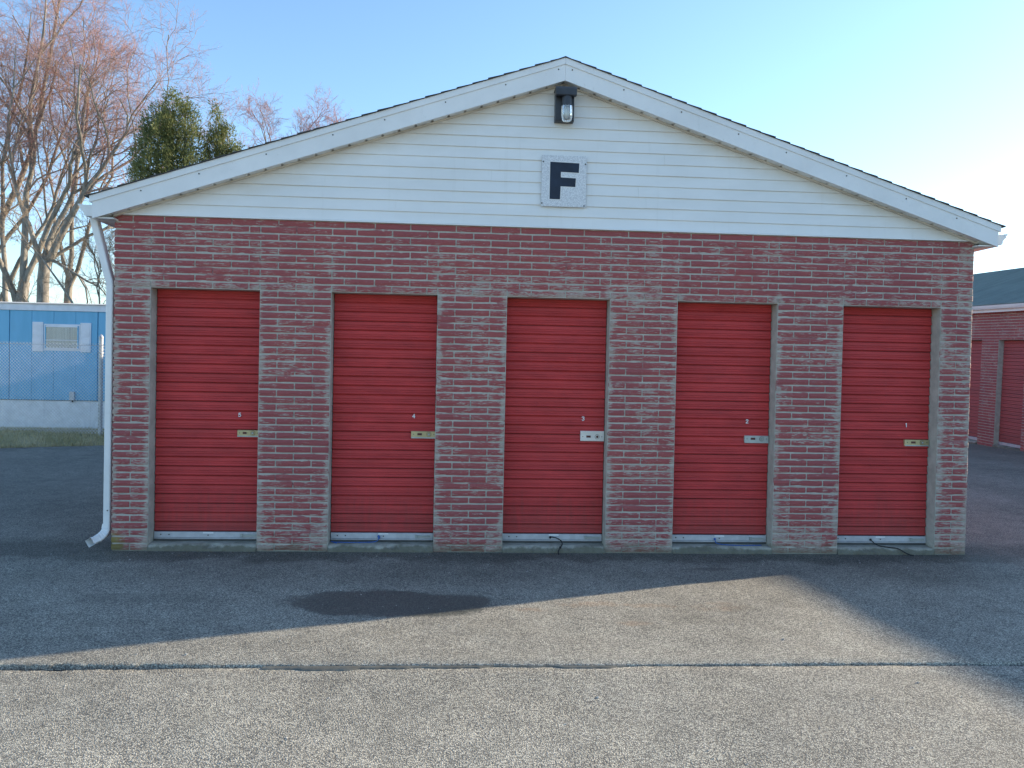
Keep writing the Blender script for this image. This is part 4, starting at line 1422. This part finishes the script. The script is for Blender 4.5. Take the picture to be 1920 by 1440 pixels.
def grow_level(r, P, R, per, tmin, tmax, ang, length, rad_ratio, n_, wig, up, rmin):
    """children of every polyline of P"""
    N_ = P.shape[0]
    K = N_ * per
    par = np.repeat(np.arange(N_), per)
    t = (np.tile((np.arange(per) + 0.5) / per, N_) + r.uniform(-0.4, 0.4, K) / per) * (tmax - tmin) + tmin
    t = np.clip(t, 0.02, 0.999)
    q = t * (P.shape[1] - 1); i0 = np.floor(q).astype(int); fr = (q - i0)[:, None]
    st = P[par, i0] * (1 - fr) + P[par, np.minimum(i0 + 1, P.shape[1] - 1)] * fr
    dr = P[par, np.minimum(i0 + 1, P.shape[1] - 1)] - P[par, i0]
    dr /= np.linalg.norm(dr, axis=1, keepdims=True) + 1e-9
    pr = R[par, i0]
    a = r.uniform(ang[0], ang[1], K)
    rnd = r.normal(size=(K, 3)); rnd -= (rnd * dr).sum(1, keepdims=True) * dr
    rnd /= np.linalg.norm(rnd, axis=1, keepdims=True) + 1e-9
    d = dr * np.cos(a)[:, None] + rnd * np.sin(a)[:, None]
    d[:, 2] += up
    d /= np.linalg.norm(d, axis=1, keepdims=True)
    ln_ = r.uniform(length[0], length[1], K) * (1.1 - 0.45 * t)
    pts = [st]
    seg = ln_ / (n_ - 1)
    for j in range(n_ - 1):
        d = d + r.normal(0, wig, (K, 3)); d[:, 2] += up * 0.35
        d /= np.linalg.norm(d, axis=1, keepdims=True)
        pts.append(pts[-1] + d * seg[:, None])
    Pn = np.stack(pts, 1)
    r0 = np.maximum(np.minimum(pr * rad_ratio, pr * 0.9), rmin)
    tap = np.linspace(1, 0.45, n_)[None]
    return Pn, np.maximum(r0[:, None] * tap, rmin * 0.7)


def bare_tree(label, base, trunk, limbs, seed, mats, scale=1.0, per=(5, 5, 5, 4), group="bare trees behind the trailer", rmin=0.0034, name="bare_tree", tr=0.26, subs=3):
    """trunk: list of points relative to base; limbs: main limbs (lists of points relative to base, radius)"""
    r = np.random.default_rng(seed)
    th = thing(name, label, "tree", base, group)
    def poly(pts, n_, wob):
        pts = np.array(pts, float)
        s_ = np.linspace(0, len(pts) - 1, n_); i0 = np.minimum(s_.astype(int), len(pts) - 2); f_ = (s_ - i0)[:, None]
        p = pts[i0] * (1 - f_) + pts[i0 + 1] * f_
        p[1:] += r.normal(0, wob, (n_ - 1, 3)) * np.array([1, 1, 0.4])
        p[1:-1] = 0.22 * p[:-2] + 0.56 * p[1:-1] + 0.22 * p[2:]
        return p
    T0 = poly(trunk, 8, 0.04)
    Rt = np.linspace(tr, tr * 0.74, 8)
    Rt[0] *= 1.4; Rt[1] *= 1.1
    LP = np.stack([poly(lb, 12, 0.13 * scale) for lb, r0 in limbs])
    LR = np.stack([np.linspace(1, 0.12, 12) ** 0.9 * r0 * 0.78 for lb, r0 in limbs])
    def put(P_, R_, s_, store):
        V_, F_ = tubes(P_, R_, s_)
        o_ = sum(len(a_) for a_ in store[0])
        store[0].append(V_); store[1].append(F_ + o_)
    wood = ([], []); put(T0[None], Rt[None], 12, wood); put(LP, LR, 8, wood)
    S1, SR1 = grow_level(r, LP, LR, subs, 0.3, 0.88, (0.35, 0.75), (2.6 * scale, 5.0 * scale), 0.66, 9, 0.15, 0.10, 0.022)
    put(S1, SR1, 6, wood)
    tw = ([], [])
    A = [grow_level(r, LP, LR, per[0], 0.34, 1.0, (0.45, 1.0), (1.6 * scale, 3.2 * scale), 0.42, 7, 0.19, 0.08, 0.010),
         grow_level(r, S1, SR1, per[0], 0.3, 1.0, (0.45, 1.0), (1.4 * scale, 2.8 * scale), 0.5, 7, 0.19, 0.08, 0.009)]
    P2 = np.concatenate([a_[0] for a_ in A]); R2_ = np.concatenate([a_[1] for a_ in A])
    put(P2, R2_, 5, tw)
    P3, R3 = grow_level(r, P2, R2_, per[1], 0.12, 1.0, (0.45, 1.0), (0.7 * scale, 1.5 * scale), 0.55, 5, 0.22, 0.08, 0.0052)
    put(P3, R3, 4, tw)
    P4, R4 = grow_level(r, P3, R3, per[2], 0.1, 1.0, (0.4, 0.95), (0.35 * scale, 0.85 * scale), 0.6, 4, 0.22, 0.10, rmin)
    put(P4, R4, 3, tw)
    P5, R5 = grow_level(r, P4, R4, per[3], 0.15, 1.0, (0.35, 0.9), (0.15 * scale, 0.4 * scale), 0.75, 3, 0.2, 0.10, rmin)
    bd = ([], [])
    put(P5, R5, 3, bd)
    link("trunk", np_mesh("trunk", np.concatenate(wood[0]), np.concatenate(wood[1]), mats[0], True), th)
    cr = link("crown", np_mesh("crown", np.concatenate(tw[0]), np.concatenate(tw[1]), mats[1]), th)
    link("twig_tips", np_mesh("twig_tips", np.concatenate(bd[0]), np.concatenate(bd[1]), mats[2]), cr)
    return th

MT = (M['bark'], M['twig'], M['twig_red'])
bare_tree("tall bare maple at the left edge whose limbs leave the top of the picture", (-14.6, 23.0, 0.2),
          [(0, 0, 0), (0.1, 0, 1.5), (0.35, 0, 3.6)],
          [([(0.3, 0, 3.0), (0.9, 0.2, 6.5), (1.7, 0.3, 9.5), (2.6, 0.2, 13.5), (3.2, 0.2, 16.5)], 0.17),
           ([(0.3, 0, 3.4), (0.2, -0.6, 7), (0.3, -1.0, 11), (0.6, -1.2, 16)], 0.17),
           ([(0.35, 0, 3.5), (-0.6, 0.8, 6.5), (-1.2, 1.2, 11), (-1.0, 1.4, 16)], 0.15),
           ([(0.3, 0, 2.4), (1.6, -0.4, 4.8), (3.0, -0.6, 7.2), (3.9, -0.7, 9.5)], 0.13),
           ([(0.5, 0.1, 5.0), (2.0, 0.7, 8.0), (2.8, 1.0, 11), (3.5, 1.0, 13.5)], 0.10)], 11, MT, tr=0.27)
bare_tree("bare maple with twin leaning trunks rising behind the trailer's dark panel seam", (-12.95, 22.0, 0.2),
          [(0, 0, 0), (0.25, 0, 2.0), (0.55, 0, 4.2)],
          [([(0.5, 0, 3.8), (0.65, 0.2, 6.2), (0.35, 0.3, 8.6), (0.8, 0.3, 12.2), (1.1, 0.3, 14.8)], 0.17),
           ([(0.45, 0, 3.5), (1.3, -0.2, 6.0), (2.4, -0.4, 8.0), (2.7, -0.4, 9.6), (2.9, -0.3, 11.2)], 0.14),
           ([(0.35, 0, 3.0), (-0.5, -0.5, 6.0), (-0.6, -0.8, 9.5), (-0.2, -0.9, 13.5)], 0.14),
           ([(-0.1, 0.1, 0.2), (-0.45, 0.5, 3.4), (-0.75, 0.6, 6.5), (-0.4, 0.8, 10), (0.2, 0.8, 14)], 0.16),
           ([(0.5, 0, 4.4), (1.6, 0.6, 6.2), (2.4, 0.9, 8.4)], 0.09)], 23, MT, tr=0.24)
bare_tree("spreading bare maple whose long limb arches right towards the evergreens", (-11.55, 21.4, 0.2),
          [(0, 0, 0), (0.0, 0, 2.2), (0.12, 0, 4.9)],
          [([(0.1, 0, 4.5), (0.9, 0, 6.2), (1.9, -0.2, 7.8), (2.6, -0.3, 9.0), (3.0, -0.3, 10.3)], 0.17),
           ([(0.1, 0, 4.7), (0.5, 0.5, 6.6), (0.9, 0.6, 8.4), (1.3, 0.5, 10.3), (1.6, 0.5, 11.3)], 0.13),
           ([(0.1, 0, 4.6), (-0.5, -0.4, 6.6), (-0.9, -0.6, 9.0), (-0.6, -0.6, 12)], 0.12),
           ([(0.2, 0, 4.8), (1.7, 0.5, 6.0), (3.0, 0.8, 7.2), (3.9, 0.9, 8.8)], 0.09),
           ([(-0.1, 0, 5.0), (1.1, -0.5, 4.6), (2.2, -0.7, 3.9), (3.0, -0.8, 3.3)], 0.075),
           ([(1.6, -0.1, 7.2), (2.9, 0.3, 8.4), (3.8, 0.4, 9.7), (4.3, 0.4, 10.7)], 0.07)], 37, MT, tr=0.24)
bare_tree("slender bare maple between the twin-trunked one and the spreading one", (-12.3, 24.5, 0.2),
          [(0, 0, 0), (0.1, 0, 2.5), (0.25, 0, 5.0)],
          [([(0.2, 0, 4.6), (0.3, 0.2, 8.0), (0.8, 0.2, 11.5), (1.2, 0.2, 14.0)], 0.12),
           ([(0.2, 0, 4.2), (1.3, -0.2, 7.0), (1.9, -0.3, 9.4), (2.2, -0.3, 11.4)], 0.11),
           ([(0.2, 0, 4.6), (-0.7, 0.4, 7.6), (-1.1, 0.5, 11.0)], 0.10)], 51, MT, tr=0.18, subs=2)
bare_tree("low tangle of bare branches just left of the downspout", (-7.3, 16.6, 0.2),
          [(0, 0, 0), (0.0, 0, 0.8), (0.05, 0, 1.6)],
          [([(0.0, 0, 1.4), (-0.8, 0, 3.0), (-1.8, 0, 4.4), (-2.6, 0.1, 5.3)], 0.06),
           ([(0.05, 0, 1.5), (0.5, -0.2, 3.2), (0.7, -0.3, 4.6)], 0.06),
           ([(0.0, 0, 1.2), (-0.3, 0.4, 3.2), (-0.5, 0.5, 4.8)], 0.05),
           ([(0.05, 0, 1.2), (1.2, 0.2, 2.6), (2.0, 0.3, 3.6)], 0.05),
           ([(0.0, 0, 1.0), (-1.3, 0.3, 2.4), (-2.4, 0.4, 3.2)], 0.05)], 61, (M['bark'], M['brush'], M['brush']), scale=0.5, per=(5, 5, 4, 3), rmin=0.0035, tr=0.09, subs=2, name="bare_shrub", group="bare undergrowth behind the trailer")
bare_tree("reddish bare treetop showing above the roof right of the evergreens", (-4.9, 31.0, 0.2),
          [(0, 0, 0), (0.0, 0, 4.0), (0.0, 0, 7.6)],
          [([(0, 0, 7.0), (-0.8, 0, 9.6), (-1.4, 0.1, 11.6), (-1.6, 0.1, 12.9)], 0.10),
           ([(0, 0, 7.3), (0.2, 0.3, 10.2), (0.0, 0.4, 13.0)], 0.10),
           ([(0, 0, 7.0), (1.1, 0.0, 9.8), (1.5, 0.1, 12.0)], 0.09),
           ([(0, 0, 6.6), (1.2, 0.3, 9.4), (2.1, 0.3, 11.6)], 0.08),
           ([(0, 0, 6.8), (0.7, -0.3, 9.6), (1.0, -0.3, 12.7)], 0.08)], 71, (M['bark'], M['twig_red'], M['twig_red']), scale=0.62, per=(5, 6, 5, 4), tr=0.18, subs=3)


def arborvitae(label, base, height, rad, seed, n_spray, mat, lobes, zmin=0.15, group="evergreens beyond the roof"):
    r = np.random.default_rng(seed)
    th = thing("evergreen_tree", label, "tree", base, group)
    tz = np.linspace(0, height * 0.93, 9)
    V, F = tubes(np.stack([r.normal(0, 0.04, 9), r.normal(0, 0.04, 9), tz], -1)[None], np.linspace(0.2, 0.03, 9)[None], 8)
    # leader stems of each lobe
    wv, wf = [V], [F]
    for lx, ly, lz0, lz1, lr in lobes:
        pz = np.linspace(lz0, lz1 * 0.97, 7)
        px = lx * np.clip((pz - lz0) / max(0.1, (lz1 - lz0)) * 2.2, 0, 1); py = ly * np.clip((pz - lz0) / max(0.1, (lz1 - lz0)) * 2.2, 0, 1)
        V_, F_ = tubes(np.stack([px, py, pz], -1)[None], np.linspace(0.09, 0.015, 7)[None], 6)
        wf.append(F_ + sum(len(a_) for a_ in wv)); wv.append(V_)
    link("trunk", np_mesh("trunk", np.concatenate(wv), np.concatenate(wf), M['bark'], True), th)
    allV = []
    tot = sum(l_[4] * (l_[3] - l_[2]) for l_ in lobes)
    for lx, ly, lz0, lz1, lr in lobes:
        # clumps on the surface and inside
        nb = int(n_spray * lr * (lz1 - lz0) / tot / 26)
        t = r.uniform(0, 1, nb) ** 0.8
        prof = np.clip(np.minimum(1.0, t / 0.25 * 0.3 + 0.7) * (1 - t ** 11.0) ** 0.6, 0.05, 1)
        an = r.uniform(0, 2 * np.pi, nb)
        bump = 1 + 0.16 * np.sin(3 * an + 5 * t + seed) + 0.13 * np.sin(5 * an - 9 * t)
        rr = lr * prof * bump * (1 - 0.55 * r.uniform(0, 1, nb) ** 2.2)
        keep = (np.sin(4.1 * t * (lz1 - lz0) + 2.3 * an + seed) * np.sin(2.7 * t * (lz1 - lz0) - 3.1 * an) + 0.6 * r.normal(size=nb)) > -0.12
        t, an, rr = t[keep], an[keep], rr[keep]; nb = len(t)
        cc = np.stack([lx + rr * np.cos(an), ly + rr * np.sin(an), lz0 + (lz1 - lz0) * t], -1)
        out = np.stack([np.cos(an), np.sin(an), np.full(nb, 0.9)], -1); out /= np.linalg.norm(out, axis=1, keepdims=True)
        K = 26
        cs = np.repeat(cc, K, 0); od = np.repeat(out, K, 0)
        od = od + r.normal(0, 0.42, od.shape); od /= np.linalg.norm(od, axis=1, keepdims=True)
        ln_ = r.uniform(0.05, 0.14, len(cs))[:, None]
        st = cs + r.normal(0, 1, cs.shape) * np.array([0.06, 0.06, 0.13])
        tip = st + od * ln_
        sd = np.cross(od, r.normal(size=od.shape)); sd /= np.linalg.norm(sd, axis=1, keepdims=True) + 1e-9
        wd = r.uniform(0.008, 0.019, len(cs))[:, None]
        mid_ = st + od * ln_ * 0.55
        allV.append(np.stack([st, mid_ + sd * wd, tip, mid_ - sd * wd], 1))
    V = np.concatenate(allV).reshape(-1, 3)
    V[:, 2] = np.maximum(V[:, 2], zmin)
    F = np.arange(len(V)).reshape(-1, 4)
    link("crown", np_mesh("crown", V, F, mat), th)
    return th

arborvitae("broad olive-green evergreen showing above the left roof slope", (-5.62, 17.0, 0.1), 9.4, 1.1, 5, 120000, M['leaf'],
           [(0.0, 0.0, 1.0, 9.38, 0.66), (0.32, 0.15, 2.0, 9.15, 0.66), (-0.36, -0.1, 1.5, 8.95, 0.60), (-0.96, 0.2, 3.0, 7.5, 0.30), (0.46, -0.2, 1.5, 8.5, 0.66), (-0.47, 0.1, 1.5, 8.3, 0.68), (0.0, -0.3, 1.5, 8.7, 0.8)])
arborvitae("narrow olive-green evergreen right of the broad one above the roof", (-4.20, 17.2, 0.1), 9.1, 0.7, 9, 52000, M['leaf'],
           [(-0.22, 0.0, 1.0, 9.08, 0.30), (0.10, 0.1, 1.5, 8.55, 0.40), (-0.22, 0.0, 1.0, 8.3, 0.42), (0.34, 0.0, 1.0, 7.95, 0.36)])
arborvitae("small dark conifer glimpsed between the downspout and the brick corner", (-5.75, 18.5, 0.2), 5.6, 0.9, 13, 22000, M['leaf2'],
           [(0.0, 0.0, 0.6, 5.7, 0.75)], group="dark conifers beside the brick corner")
